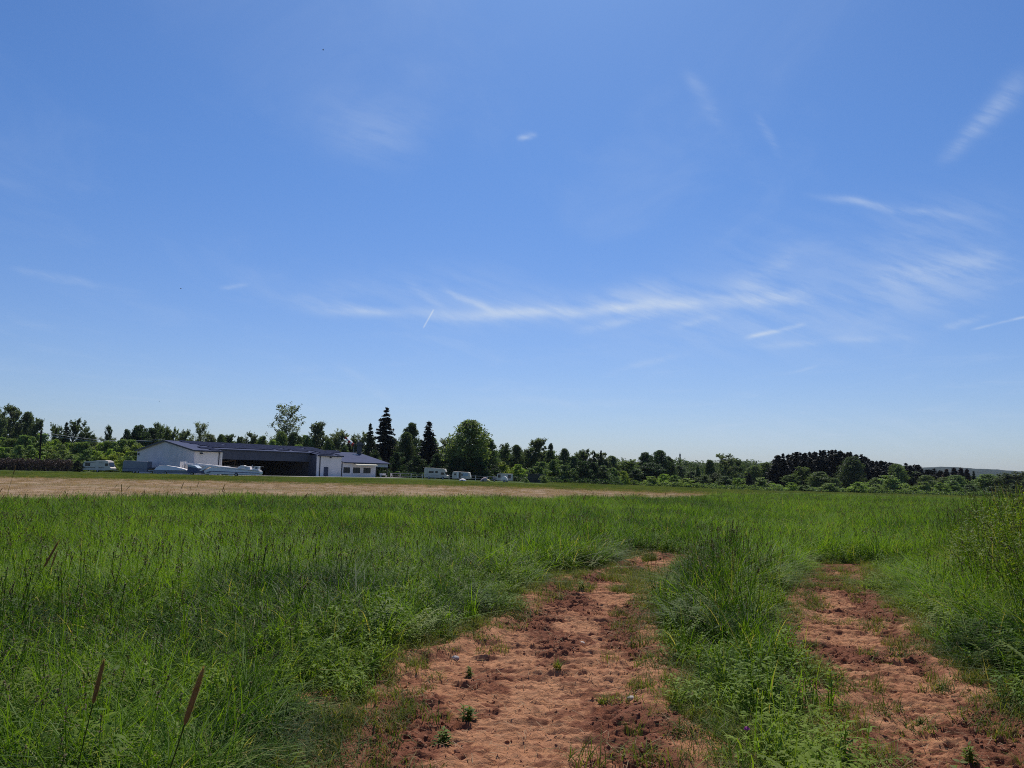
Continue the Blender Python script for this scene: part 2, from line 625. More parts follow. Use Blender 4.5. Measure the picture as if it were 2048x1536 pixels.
def soil_height(x, y, sd):
    inn = smooth(-.05, .25, sd)
    ang = 0.10
    yr = y * math.cos(ang) + x * math.sin(ang)
    wx, wy = fbm(x * 2.2, y * 2.2, 31, 3) - .5, fbm(x * 2.2, y * 2.2, 41, 3) - .5
    cloddy = cloddy_field(x, y, sd)
    lug = ((yr + .20 * wy + .08 * wx) / .27) % 1.0
    lug = np.where(lug < .72, lug / .72, (1 - lug) / .28)          # gentle rise, steep break towards the viewer
    lug = smooth(.1, 1.0, lug) * (.25 + .95 * smooth(.30, .58, fbm(x * 1.6, y * 2.6, 51, 3)))
    lug2 = np.abs(((yr + .16 * wx + .2 * wy) / .085) % 1.0 - .5) * 2
    lug2 = lug2 * smooth(.40, .6, fbm(x * 2.0, y * 3.0, 54, 3))
    cl = fbm(x * 7.5 + 2 * wx, y * 24 + 3 * wy, 61, 4, .65)
    blk = 1 - np.abs(2 * fbm(x * 9 + 2 * wx, y * 22, 71, 3, .6) - 1)
    pit = smooth(.60, .66, fbm(x * 3 + wx, y * 15 + wy, 81, 3))
    fine = fbm(x * 31, y * 40, 91, 2)
    dash = smooth(.49, .55, fbm(x * 2.2 + .8 * wx, y * 15 + 1.5 * wy, 83, 3))       # broken crosswise treads
    dash2 = smooth(.50, .56, fbm(x * 6 + wx, y * 30 + wy, 85, 2))
    z = -.05 + .036 * (lug - .4) + .008 * (lug2 - .5) + .012 * (dash - .5) + .010 * (dash2 - .5) + (.022 + .032 * cloddy) * (cl - .5) \
        + .026 * cloddy * (blk - .6) - .016 * pit * (.35 + cloddy) + (.030 + .018 * cloddy) * (fine - .5)
    z = z + .035 * (fbm(x * .8, y * .8, 99, 2) - .5)
    edge = .02 * np.exp(-((sd - .02) / .12) ** 2) * (.3 + fbm(x * 3, y * 3, 55, 3))
    return inn * z + edge


def axis(lo, hi, d0, d1, step, g=1.07):
    a = list(np.arange(d0, d1 + 1e-6, step))
    s, v = step, d1
    while v < hi:
        s *= g
        v += s
        a.append(v)
    s, v, b = step, d0, []
    while v > lo:
        s *= g
        v -= s
        b.append(v)
    return np.array(b[::-1] + a)


def grid_quads(nx, ny):
    i = np.arange(nx * ny).reshape(ny, nx)
    return np.stack([i[:-1, :-1], i[:-1, 1:], i[1:, 1:], i[1:, :-1]], -1).reshape(-1, 4)


gx, gy = axis(-9000, 9000, -5, 9, .08), axis(-60, 12000, 1.5, 15, .08)
GX, GY = np.meshgrid(gx, gy)
sa, sb = track_sd(GX, GY)
GZ = terrain(GX, GY) - .22 * smooth(-.12, .12, np.maximum(sa, sb))
near_soft = .05 * (fbm(GX * 3, GY * 3, 15, 3) - .5) * (1 - smooth(14, 30, np.hypot(GX, GY)))
GZ = GZ + near_soft
gme = mesh_np("ground", np.stack([GX, GY, GZ], -1).reshape(-1, 3), grid_quads(len(gx), len(gy)), [M_GROUND], smooth_shade=True)
tag(link("ground", gme), kind='structure')


def make_track(P, pick, name):
    st = .013
    x = np.arange(P[:, 0].min() - .4, P[:, 0].max() + .4, st)
    y = np.arange(max(P[:, 1].min() - .4, 2.0), P[:, 1].max() + .5, st)
    X, Y = np.meshgrid(x, y)
    sd = track_sd(X, Y)[pick]
    Z = terrain(X, Y) + soil_height(X, Y, sd) + .004
    q = grid_quads(len(x), len(y))
    keep = sd.ravel()[q].max(1) > -.28
    q = q[keep]
    used, inv = np.unique(q, return_inverse=True)
    v = np.stack([X, Y, Z], -1).reshape(-1, 3)[used]
    sdv = sd.ravel()[used]
    v[:, 2] -= .14 * smooth(-.10, -.28, sdv)
    moist = np.clip(.17 + cloddy_field(v[:, 0], v[:, 1], sdv) * (.5 + .6 * fbm(v[:, 0] * 5, v[:, 1] * 7, 63, 3)) + .5 * smooth(.56, .66, fbm(v[:, 0] * 9, v[:, 1] * 18, 65, 3)), 0, 1)
    me = mesh_np(name, v, inv.reshape(-1, 4), [M_SOIL], attrs={'moist': moist}, smooth_shade=True)
    return tag(link(name, me), kind='structure')


make_track(LT, 0, "dirt_path")
make_track(RT, 1, "dirt_path")


def sheet(name, poly, m, step, lift, edge_noise=0.0):
    P = np.array(poly, float)
    x = np.arange(P[:, 0].min() - step, P[:, 0].max() + step, step)
    y = np.arange(P[:, 1].min() - step, P[:, 1].max() + step, step)
    X, Y = np.meshgrid(x, y)
    sd = poly_sd(X, Y, P) + edge_noise * (fbm(X * .25, Y * .6, 3, 4) - .5)
    Z = terrain(X, Y) + lift
    q = grid_quads(len(x), len(y))
    q = q[sd.ravel()[q].min(1) > 0]
    used, inv = np.unique(q, return_inverse=True)
    me = mesh_np(name, np.stack([X, Y, Z], -1).reshape(-1, 3)[used], inv.reshape(-1, 4), [m])
    return tag(link(name, me), kind='structure')


# edge of the tall meadow and the mown strip behind it (metres, seen from above)
EDGE = [(-60, 24), (-18, 27), (0, 38), (11.5, 47), (38, 108)]
FAR_EDGE = [(-110, 80), (-58, 86), (-25, 91), (0, 97), (20, 106), (40, 116)]
STRIP = EDGE + FAR_EDGE[::-1]
sheet("mown_field", STRIP, M_STRIP, .5, .02, 3.0)

# ------------------------------------------------------------------ hills on the horizon
def hill(name, Y, pts, depth, m):
    xs = np.array([at_depth(px, py, Y).x for px, py in pts])
    zs = np.array([at_depth(px, py, Y).z for px, py in pts])
    x = np.linspace(xs[0], xs[-1], 240)
    t = np.linspace(-1, 1, 24)
    X, T = np.meshgrid(x, t)
    prof = np.interp(X, xs, zs)
    base = -8.0
    Z = base + (prof - base) * np.cos(T * math.pi / 2) ** .8
    Z = Z + (fbm(X * .05, T * 14, 4, 4) - .5) * .10 * np.maximum(prof, 5) * np.cos(T * math.pi / 2)
    me = mesh_np(name, np.stack([X, Y + T * depth, Z], -1).reshape(-1, 3), grid_quads(240, 24), [m], smooth_shade=True)
    return tag(link(name, me), kind='structure')


hill("hills", 3600, [(1500, 966), (1700, 950), (1790, 940), (1841, 935.5), (1887, 934), (1933, 937), (1972, 938.5), (2006, 942), (2048, 943.5), (2120, 942), (2240, 952), (2400, 975)], 500, M_HILL)
hill("hills", 2300, [(1700, 966), (1850, 957), (1950, 951), (2000, 949), (2048, 949), (2100, 947), (2250, 954), (2420, 978)], 300, M_HILL)
hill("hills", 2600, [(900, 950), (1100, 938), (1250, 930), (1400, 927), (1540, 929), (1700, 940), (1850, 962)], 300, M_HILL)

# ------------------------------------------------------------------ tree meshes (unit height; crown width in WID)
WID = {}


def cards(c, n, size, up=0.3, asp=1.0):
    """leaf-sized quads at centres c with normals n"""
    N = len(c)
    n = n + RNG.normal(0, .55, (N, 3)) + np.array([0, 0, up])
    n /= np.linalg.norm(n, axis=1, keepdims=True) + 1e-9
    r = RNG.normal(0, 1, (N, 3))
    u = np.cross(n, r)
    u /= np.linalg.norm(u, axis=1, keepdims=True) + 1e-9
    v = np.cross(n, u)
    s = (size * RNG.uniform(.6, 1.35, N))[:, None]
    q = np.stack([c - u * s * asp, c - v * s * .62, c + u * s * asp, c + v * s * .62], 1)
    return q


def card_mesh(name, Q, m, rnd=None):
    N = len(Q)
    if rnd is None:
        rnd = RNG.uniform(0, 1, N)
    return mesh_np(name, Q.reshape(-1, 3), np.arange(N * 4).reshape(-1, 4), [m], attrs={'rnd': np.repeat(rnd, 4)})


def rdir(n):
    d = RNG.normal(0, 1, (n, 3))
    return d / np.linalg.norm(d, axis=1, keepdims=True)


def crown_broad(w, lobes, per, size, z0=.12, top=1.0, shape=1.0, lobe_r=.085, wild=1.0):
    """irregular dense crown made of leafy lobes"""
    Q, RN = [], []
    ph = RNG.uniform(0, 6.28, 6)
    for i in range(lobes):
        zz = RNG.uniform(0, 1)
        z = z0 + (top - z0) * zz
        prof = max(0.0, math.sin(math.pi * min(1, (zz * .86 + .12)) ** shape)) ** .6
        a = RNG.uniform(0, 6.28)
        rr = w / 2 * prof * (.78 + wild * (.22 * math.sin(2 * a + ph[0] + zz * 5) * math.sin(3 * a + ph[1]) + .12 * math.sin(5 * a + ph[2] + 9 * zz)))
        rad = rr * math.sqrt(RNG.uniform(.02, 1))
        z = z * (1 + .16 * (wild - 1) * math.sin(a + ph[3]) * (rad / (w / 2)) + .10 * (wild - 1) * math.sin(3 * a + ph[4])) if wild > 1 else z
        c = np.array([rad * math.cos(a), rad * math.sin(a), z - .03 * rad])
        lr = lobe_r * RNG.uniform(.6, 1.4) * (.6 + .4 * prof)
        d = rdir(per)
        cc = c + d * lr * RNG.uniform(.45, 1.1, (per, 1)) * np.array([1.1, 1.1, .75])
        cc[:, 2] = np.minimum(cc[:, 2], top + .02 * RNG.normal(size=per))
        Q.append(cards(cc, d, size))
        RN.append(np.clip(RNG.normal(.5, .22) + RNG.normal(0, .18, per), 0, 1))
    return np.concatenate(Q), np.concatenate(RN)


def limbs_mesh(name, w, n_limb, z_lo, z_hi, rise, r0=.016, top=.96):
    bm = B_()
    lean = RNG.normal(0, .012, 2)
    spine = [(lean[0] * z, lean[1] * z, z) for z in (-.01, .06, .25, .5, .75, top)]
    tube(bm, spine, [r0 * 1.35, r0, r0 * .8, r0 * .55, r0 * .3, .0015], 7)
    tips = []
    for i in range(n_limb):
        z = RNG.uniform(z_lo, z_hi)
        a = i * 2.4 + RNG.uniform(-.4, .4)
        L = w / 2 * (1.05 - .55 * (z - z_lo) / (z_hi - z_lo + 1e-6)) * RNG.uniform(.7, 1.05)
        p0 = Vector((lean[0] * z, lean[1] * z, z))
        p1 = p0 + Vector((math.cos(a) * L * .5, math.sin(a) * L * .5, rise * L * .45))
        p2 = p0 + Vector((math.cos(a) * L, math.sin(a) * L, rise * L * 1.15))
        if p2.z > .99:
            p2.z = .99
        rr = r0 * .45 * (1 - z * .6)
        tube(bm, [p0, p1, p2], [rr, rr * .6, rr * .2], 5)
        tips.append((p0, p1, p2))
    bmesh.ops.recalc_face_normals(bm, faces=bm.faces[:])
    me = bpy.data.meshes.new(name)
    bm.to_mesh(me)
    bm.free()
    me.materials.append(M_BARK)
    return me, tips


def crown_airy(w, tips, per, size, spread=.05):
    Q, RN = [], []
    for p0, p1, p2 in tips:
        p0, p1, p2 = (np.array(p) for p in (p0, p1, p2))
        nsub = 7
        for s in range(nsub):
            t = RNG.uniform(.25, 1.05)
            base = (1 - t) ** 2 * p0 + 2 * t * (1 - t) * p1 + t * t * p2
            d = rdir(1)[0] * np.array([1, 1, .6]) + np.array([0, 0, .8])
            L = spread * RNG.uniform(.5, 1.3)
            tt = RNG.uniform(0, 1, per)[:, None]
            c = base + d * L * tt + RNG.normal(0, .011, (per, 3))
            Q.append(cards(c, rdir(per), size, .1))
            RN.append(np.clip(RNG.normal(.5, .2) + RNG.normal(0, .2, per), 0, 1))
    return np.concatenate(Q), np.concatenate(RN)


def crown_spruce(w, levels, size, droop=.25, rag=.35, z0=.05, blunt=.9):
    Q, RN = [], []
    ph = RNG.uniform(0, 6.28, 4)
    for i in range(levels):
        z = z0 + (1 - z0) * min(.99, max(0, (i + RNG.uniform(-.6, .6)) / levels))
        lev = RNG.uniform(.84, 1.14)
        R0 = w / 2 * (1 - z) ** blunt * (1 + .1 * math.sin(i * 1.7)) + .006
        nb = max(6, int(13 * (1 - z) + 5))
        for j in range(nb):
            a = RNG.uniform(0, 6.28)
            L = R0 * lev * (1 - rag + RNG.uniform(0, 2 * rag)) * (1 + .20 * math.sin(a + ph[0] + 5 * z) + .14 * math.sin(2 * a + ph[1] - 9 * z))
            nn = max(4, int(24 * L / (w / 2)) + 4)
            t = RNG.uniform(.08, 1, nn)
            dr = -droop * L * t ** 1.3 + .18 * L * t ** 3
            wid = .16 * L * (1 - t) + .006
            side = RNG.normal(0, 1, nn) * wid
            c = np.stack([math.cos(a) * L * t - math.sin(a) * side, math.sin(a) * L * t + math.cos(a) * side, z + dr - .012 * RNG.uniform(0, 1, nn)], 1)
            n = np.tile([0, 0, 1.0], (nn, 1))
            Q.append(cards(c, n, size, .2, 1.25))
            RN.append(np.clip(RNG.normal(.5, .15) + RNG.normal(0, .2, nn), 0, 1))
    tt = np.linspace(.9, 1.0, 12)
    c = np.stack([RNG.normal(0, .003, 12), RNG.normal(0, .003, 12), tt], 1)
    Q.append(cards(c, rdir(12), size * .7))
    RN.append(np.full(12, .5))
    return np.concatenate(Q), np.concatenate(RN)


KIND = {}
for kname, n_var in (('broad', 4), ('airy', 5), ('spruce', 4), ('poplar', 1), ('bush', 6), ('pine', 3), ('birch', 2)):
    KIND[kname] = []
    for vi in range(n_var):
        if kname == 'broad':
            w = .8
            tm, tips = limbs_mesh("trunk", w * .8, 11, .2, .7, .8, .02, .85)
            Q, RN = crown_broad(w, 260, 56, .017, .07, 1.0, RNG.uniform(.85, 1.2), .10)
            cm = card_mesh("crown", Q, M_LEAF, RN)
        elif kname == 'airy':
            w = .5
            tm, tips = limbs_mesh("trunk", w, 34, .22, .97, .95, .011, .99)
            Q, RN = crown_airy(w, tips, 34, .0125, .065)
            cm = card_mesh("crown", Q, M_LEAF, RN)
        elif kname == 'birch':
            w = .5
            tm, tips = limbs_mesh("trunk", w, 46, .15, .97, .9, .010, .99)
            Q, RN = crown_airy(w, tips, 15, .0100, .06)
            cm = card_mesh("crown", Q, M_LEAF, RN)
        elif kname == 'spruce':
            w = .42
            tm, tips = limbs_mesh("trunk", .05, 0, .2, .9, 0, .013, .97)
            Q, RN = crown_spruce(w, 50, .020, .42, .30, .03, RNG.uniform(.7, .9))
            cm = card_mesh("crown", Q, M_NEEDLE, RN)
        elif kname == 'pine':
            w = .34
            tm, tips = limbs_mesh("trunk", .05, 0, .2, .9, 0, .012, .97)
            Q, RN = crown_spruce(w, 60, .021, .40, .30, .01, RNG.uniform(.50, .70))
            cm = card_mesh("crown", Q, M_NEEDLE, RN)
        elif kname == 'poplar':
            w = .35
            tm, tips = limbs_mesh("trunk", w * .6, 12, .1, .8, 2.2, .014, .95)
            Q, RN = crown_broad(w, 120, 40, .013, .03, 1.0, .8, .05)
            cm = card_mesh("crown", Q, M_LEAF, RN)
        else:
            w = 1.1
            tm, tips = limbs_mesh("trunk", w * .8, 9, .05, .5, 1.1, .02, .7)
            Q, RN = crown_broad(w, 150, 50, .027, .01, .97, RNG.uniform(.55, .85), .10, 2.2)
            cm = card_mesh("crown", Q, M_LEAF, RN)
        KIND[kname].append((tm, cm, w))

GREENS = {'dark': (.082, .112, .048), 'mid': (.140, .188, .062), 'bright': (.17, .23, .042), 'grey': (.13, .155, .085), 'deep': (.046, .076, .032),
          'spruce': (.026, .032, .024), 'brown': (.075, .045, .034), 'lime': (.21, .26, .044), 'olive': (.125, .155, .048)}
counter = {}


def tree(kind, name, px, top, wpx, Y, tone, label, cat='tree', group=None, sink=0.0):
    """a tree whose crown top stands behind photo pixel (px, top) at a true distance Y"""
    p = at_depth(px, top, Y)
    gz = tz(p.x, Y)
    h = p.z - gz
    vs = KIND[kind]
    counter[kind] = counter.get(kind, 0) + 1
    tm, cm, w = vs[counter[kind] % len(vs)]
    if kind in ('airy', 'birch'):
        wpx = wpx * 1.22
    sx = wpx * Y / F / w
    t = thing(name, label, cat, (p.x, Y, gz - sink), random.uniform(0, 6.28), group)
    t.scale = (sx, sx * random.uniform(.85, 1.25), h)
    a = link("trunk", tm, t)
    b = link("crown", cm, t)
    g = GREENS[tone]
    if kind == 'bush' and tone not in ('deep', 'spruce'):
        g = tuple(q * 1.3 for q in g)
    j = random.uniform(.85, 1.15)
    b.color = (g[0] * j * random.uniform(.93, 1.07), g[1] * j, g[2] * j, 1)
    return t

# ------------------------------------------------------------------ trees standing apart from the rest
for row in [
    ('airy', 'ash_tree', 4, 827, 30, 215, 'grey', 'thin grey-green tree cut by the edge of the view beside the tallest ragged trees'),
    ('airy', 'ash_tree', 27, 818, 42, 222, 'grey', 'tallest ragged grey-green tree towering over the shrubs left of the dark pole'),
    ('broad', 'ash_tree', 56, 826, 42, 226, 'grey', 'dense grey-green tree just left of the dark pole'),
    ('airy', 'ash_tree', 77, 842, 22, 228, 'grey', 'slim grey-green tree whose crown stands behind the pole top'),
    ('airy', 'birch_tree', 112, 852, 30, 236, 'dark', 'first dark tree right of the pole, lower than its neighbours'),
    ('spruce', 'birch_tree', 134, 843, 34, 240, 'dark', 'dark twin-peaked tree in the clump above the parked caravan and hedge'),
    ('airy', 'birch_tree', 155, 844, 36, 238, 'dark', 'dark bushy tree in the middle of the clump right of the pole'),
    ('airy', 'birch_tree', 173, 859, 28, 242, 'dark', 'low dark tree closing the clump right of the pole'),
    ('airy', 'birch_tree', 219, 856, 16, 232, 'dark', 'small lone slender tree standing in the gap crossed by the power line'),
    ('broad', 'oak_tree', 254, 860, 26, 224, 'deep', 'small rounded dark oak at the start of the dark clump left of the hangar roof'),
    ('broad', 'oak_tree', 279, 852, 58, 228, 'deep', 'broad dark rounded oak above the white gable wall'),
    ('broad', 'oak_tree', 306, 858, 44, 232, 'deep', 'dark oak whose crown runs behind the gable peak'),
    ('airy', 'birch_tree', 318, 851, 26, 240, 'grey', 'spiky thin tree rising above the dark oaks'),
    ('airy', 'birch_tree', 330, 855, 24, 244, 'olive', 'thin olive tree with upright twigs behind the roof antenna'),
    ('airy', 'birch_tree', 345, 861, 24, 246, 'olive', 'ragged low tree behind the left end of the hangar ridge'),
    ('airy', 'birch_tree', 371, 864, 22, 248, 'grey', 'small pointed tree peeping over the solar roof beside the sparse tree'),
    ('birch', 'birch_tree', 402, 849, 38, 250, 'grey', 'sparse fan-shaped tree standing alone over the hangar ridge'),
    ('broad', 'maple_tree', 443, 870, 26, 236, 'mid', 'small round green crown peeping over the hangar ridge'),
    ('spruce', 'fir_tree', 477, 871, 14, 250, 'dark', 'tiny pointed fir peeping over the hangar ridge'),
    ('airy', 'birch_tree', 506, 870, 26, 254, 'grey', 'wispy upright twigs of a tree behind the hangar ridge'),
    ('broad', 'maple_tree', 526, 873, 36, 236, 'mid', 'low green crown just left of the tall sparse birch'),
    ('birch', 'birch_tree', 578, 815, 66, 262, 'grey', 'tall sparse birch with see-through crown behind the hangar'),
    ('broad', 'maple_tree', 563, 864, 42, 240, 'mid', 'dense green crown at the foot of the tall sparse birch'),
    ('broad', 'maple_tree', 588, 866, 40, 243, 'dark', 'darker round crown at the foot of the tall sparse birch, on its right'),
    ('broad', 'maple_tree', 612, 872, 34, 248, 'mid', 'low green crown filling the gap between two taller trees behind the hangar'),
    ('airy', 'poplar_tree', 636, 849, 38, 252, 'grey', 'upright oval poplar behind the right end of the hangar ridge'),
    ('broad', 'maple_tree', 657, 879, 32, 250, 'mid', 'low green crown between the oval poplar and the windsock'),
    ('airy', 'poplar_tree', 677, 863, 40, 256, 'grey', 'grey-green tree touching the tip of the windsock'),
    ('broad', 'maple_tree', 690, 892, 26, 250, 'dark', 'low dark crown beneath the windsock'),
    ('airy', 'poplar_tree', 719, 870, 36, 258, 'grey', 'pale airy tree right of the windsock behind the chimney'),
    ('spruce', 'spruce_tree', 741, 846, 46, 232, 'dark', 'dark airy conifer leaning against the tallest spruce'),
    ('spruce', 'spruce_tree', 774, 815, 66, 226, 'spruce', 'tallest dark spruce rising behind the clubhouse'),
    ('broad', 'maple_tree', 824, 848, 50, 236, 'dark', 'green broad tree between the two spruces'),
    ('broad', 'maple_tree', 812, 866, 48, 222, 'dark', 'leafy dark tree low beside the tallest spruce'),
    ('spruce', 'spruce_tree', 858, 841, 62, 218, 'spruce', 'pointed dark spruce behind the motorhome'),
    ('broad', 'lime_tree', 941, 842, 112, 206, 'mid', 'largest round green tree behind the two parked caravans'),
    ('broad', 'lime_tree', 912, 882, 60, 210, 'dark', 'darker lower crown on the left flank of the largest round tree'),
    ('broad', 'lime_tree', 978, 880, 50, 214, 'dark', 'darker lower crown on the right flank of the largest round tree'),
    ('airy', 'alder_tree', 1011, 891, 32, 236, 'dark', 'slim dark tree right of the largest round tree'),
    ('broad', 'alder_tree', 1034, 891, 36, 240, 'dark', 'rounded dark alder above the bright shrubs by the white trailer'),
    ('airy', 'alder_tree', 1058, 899, 30, 244, 'dark', 'ragged alder left of the half-bare tree'),
    ('airy', 'alder_tree', 1076, 881, 38, 248, 'grey', 'half-bare tree with twiggy top beside the columnar poplar'),
    ('poplar', 'poplar_tree', 1101, 886, 24, 246, 'deep', 'dark columnar poplar with a notched top'),
    ('broad', 'alder_tree', 1129, 898, 34, 250, 'dark', 'small round tree right of the columnar poplar'),
    ('airy', 'alder_tree', 1160, 903, 36, 256, 'grey', 'pale twiggy tree at the left of the dark thicket'),
    ('airy', 'alder_tree', 1172, 903, 36, 248, 'dark', 'upright dark tree in the thicket, second peak from its right'),
    ('spruce', 'spruce_tree', 1189, 902, 26, 246, 'dark', 'dark pointed tree near the right end of the thicket'),
    ('spruce', 'spruce_tree', 1202, 900, 26, 244, 'dark', 'pointed tree closing the dark thicket at its right end'),
    ('broad', 'alder_tree', 1212, 922, 44, 262, 'dark', 'low round crown just right of the thicket peaks'),
    ('broad', 'oak_tree', 1291, 906, 42, 272, 'deep', 'dark oak left of the pair with flat tops'),
    ('broad', 'oak_tree', 1318, 902, 50, 276, 'deep', 'flat-topped dark oak left of the lattice mast'),
    ('broad', 'oak_tree', 1336, 914, 36, 280, 'dark', 'lower crown leaning right off the flat-topped oak'),
    ('broad', 'oak_tree', 1300, 926, 64, 268, 'deep', 'wide dark crown filling the foot of the flat-topped oaks'),
    ('spruce', 'spruce_tree', 1395, 932, 26, 262, 'mid', 'bright pointed young tree below the lattice mast'),
    ('broad', 'alder_tree', 1420, 921, 36, 270, 'dark', 'rounded grey-green tree right of the lattice mast'),
    ('airy', 'alder_tree', 1450, 912, 40, 276, 'grey', 'airy tree, highest between the mast and the spruce wood'),
    ('airy', 'alder_tree', 1474, 920, 26, 282, 'dark', 'slim dark tree next to the airy one before the spruce wood'),
    ('bush', 'yew_tree', 1498, 946, 26, 252, 'spruce', 'small dark egg-shaped yew at the meadow edge'),
    ('broad', 'maple_tree', 1385, 943, 40, 268, 'dark', 'dim crown below the lattice mast, behind the bright young tree'),
    ('broad', 'maple_tree', 1432, 946, 50, 266, 'dark', 'dim green crown under the airy tree'),
    ('broad', 'maple_tree', 1532, 926, 46, 330, 'mid', 'green crown left of the spruce wood'),
    ('broad', 'maple_tree', 1508, 932, 44, 326, 'mid', 'low green crown behind the egg-shaped yew'),
    ('broad', 'maple_tree', 1360, 932, 44, 330, 'dark', 'distant dark crown straight below the lattice mast'),
    ('airy', 'willow_tree', 1605, 936, 34, 292, 'olive', 'pale pointed willow in front of the dark spruces'),
    ('broad', 'willow_tree', 1640, 944, 54, 296, 'mid', 'round green willow in front of the dark spruces'),
    ('broad', 'willow_tree', 1668, 956, 30, 292, 'mid', 'small green willow at the right of the round willow'),
    ('broad', 'beech_tree', 1704, 915, 56, 306, 'dark', 'broad green beech standing against the spruce wood'),
    ('broad', 'beech_tree', 1793, 929, 46, 318, 'mid', 'green beech before the lower end of the spruce wood'),
    ('broad', 'beech_tree', 1828, 944, 48, 322, 'dark', 'dim green crown right of the lone beech at the low end of the wood'),
    ('broad', 'maple_tree', 1850, 951, 44, 316, 'mid', 'green crown in front of the left end of the brownish stand'),
    ('broad', 'maple_tree', 1886, 955, 40, 318, 'mid', 'low green crown before the leftmost brownish conifer'),
    ('broad', 'maple_tree', 1912, 951, 44, 320, 'mid', 'taller green crown before the right half of the brownish stand'),
    ('broad', 'maple_tree', 1752, 956, 40, 300, 'mid', 'green crown between the beech by the wood and the big rounded shrub'),
    ('airy', 'willow_tree', 1580, 950, 34, 290, 'mid', 'slim green willow before the left part of the dark wood'),
    ('pine', 'larch_tree', 1893, 938, 26, 345, 'brown', 'brownish conifer, leftmost of the reddish-brown stand'),
    ('pine', 'larch_tree', 1908, 935, 26, 348, 'brown', 'brownish conifer in the middle of the reddish-brown stand'),
    ('pine', 'larch_tree', 1921, 935, 26, 346, 'brown', 'brownish conifer right of the middle of the reddish-brown stand'),
    ('pine', 'larch_tree', 1934, 937, 24, 344, 'brown', 'brownish conifer closing the reddish-brown stand'),
    ('spruce', 'spruce_tree', 1947, 941, 18, 350, 'deep', 'small dark pointed spruce right of the brownish conifers'),
    ('broad', 'willow_tree', 1975, 949, 64, 330, 'mid', 'wide green willow below the blue hill at the right'),
    ('airy', 'willow_tree', 2008, 949, 40, 322, 'grey', 'grey ragged willow right of the wide green willow'),
    ('airy', 'willow_tree', 2040, 946, 40, 318, 'grey', 'grey ragged willow at the right edge of the view'),
]:
    kd, nm, px, top, w, Y, tone, lab = row
    tree(kd, nm, px, top, w, Y, tone, lab)

# the dark spruce wood
wood = [(1547, 917), (1556, 910), (1566, 906), (1578, 908), (1586, 906), (1593, 904), (1600, 904), (1610, 905), (1619, 903), (1629, 903), (1640, 900), (1648, 899), (1657, 901), (1664, 900),
        (1671, 898), (1680, 901), (1688, 904), (1696, 905), (1701, 903), (1712, 908), (1722, 908), (1729, 912), (1737, 917), (1744, 921), (1753, 922), (1762, 922), (1771, 923), (1780, 925),
        (1790, 926), (1798, 928), (1811, 926), (1820, 931), (1829, 928), (1836, 929), (1843, 936), (1856, 938), (1868, 938), (1880, 940)]
for i, (px, top) in enumerate(wood):
    Y = 335 + (px - 1545) * .06 + random.uniform(-6, 6)
    tree('pine' if i % 2 else 'spruce', 'spruce_tree', px, top + random.uniform(-1, 1), random.uniform(38, 50), Y, 'spruce',
         'dark spruce packed into the tall dark wood at the right', 'tree', 'spruces of the dark wood')
for i in range(34):
    px = 1549 + i * 9.6 + random.uniform(-3, 3)
    top = float(np.interp(px, [p[0] for p in wood], [p[1] for p in wood])) + random.uniform(9, 24)
    tree('pine', 'spruce_tree', px, top, random.uniform(36, 46), 322 + random.uniform(-5, 5), 'spruce', 'dark spruce packed into the tall dark wood at the right', 'tree', 'spruces of the dark wood')

# a row of mixed trees behind, filling the skyline between the taller ones
for i in range(44):
    px = -16 + i * 29.5 + random.uniform(-9, 9)
    top = float(np.interp(px, [-60, 60, 110, 200, 330, 450, 560, 700, 900, 1000, 1130, 1300], [846, 850, 868, 876, 866, 874, 872, 880, 880, 896, 906, 922])) + random.uniform(-4, 7)
    tree(('broad', 'airy', 'broad', 'airy', 'spruce')[i % 5], 'tree', px, top, random.uniform(24, 44), 262 + random.uniform(-8, 8), random.choice(['dark', 'grey', 'mid', 'dark']),
         'tree in the mixed row behind the shrubs and the hangar', 'tree', 'mixed row of trees behind')

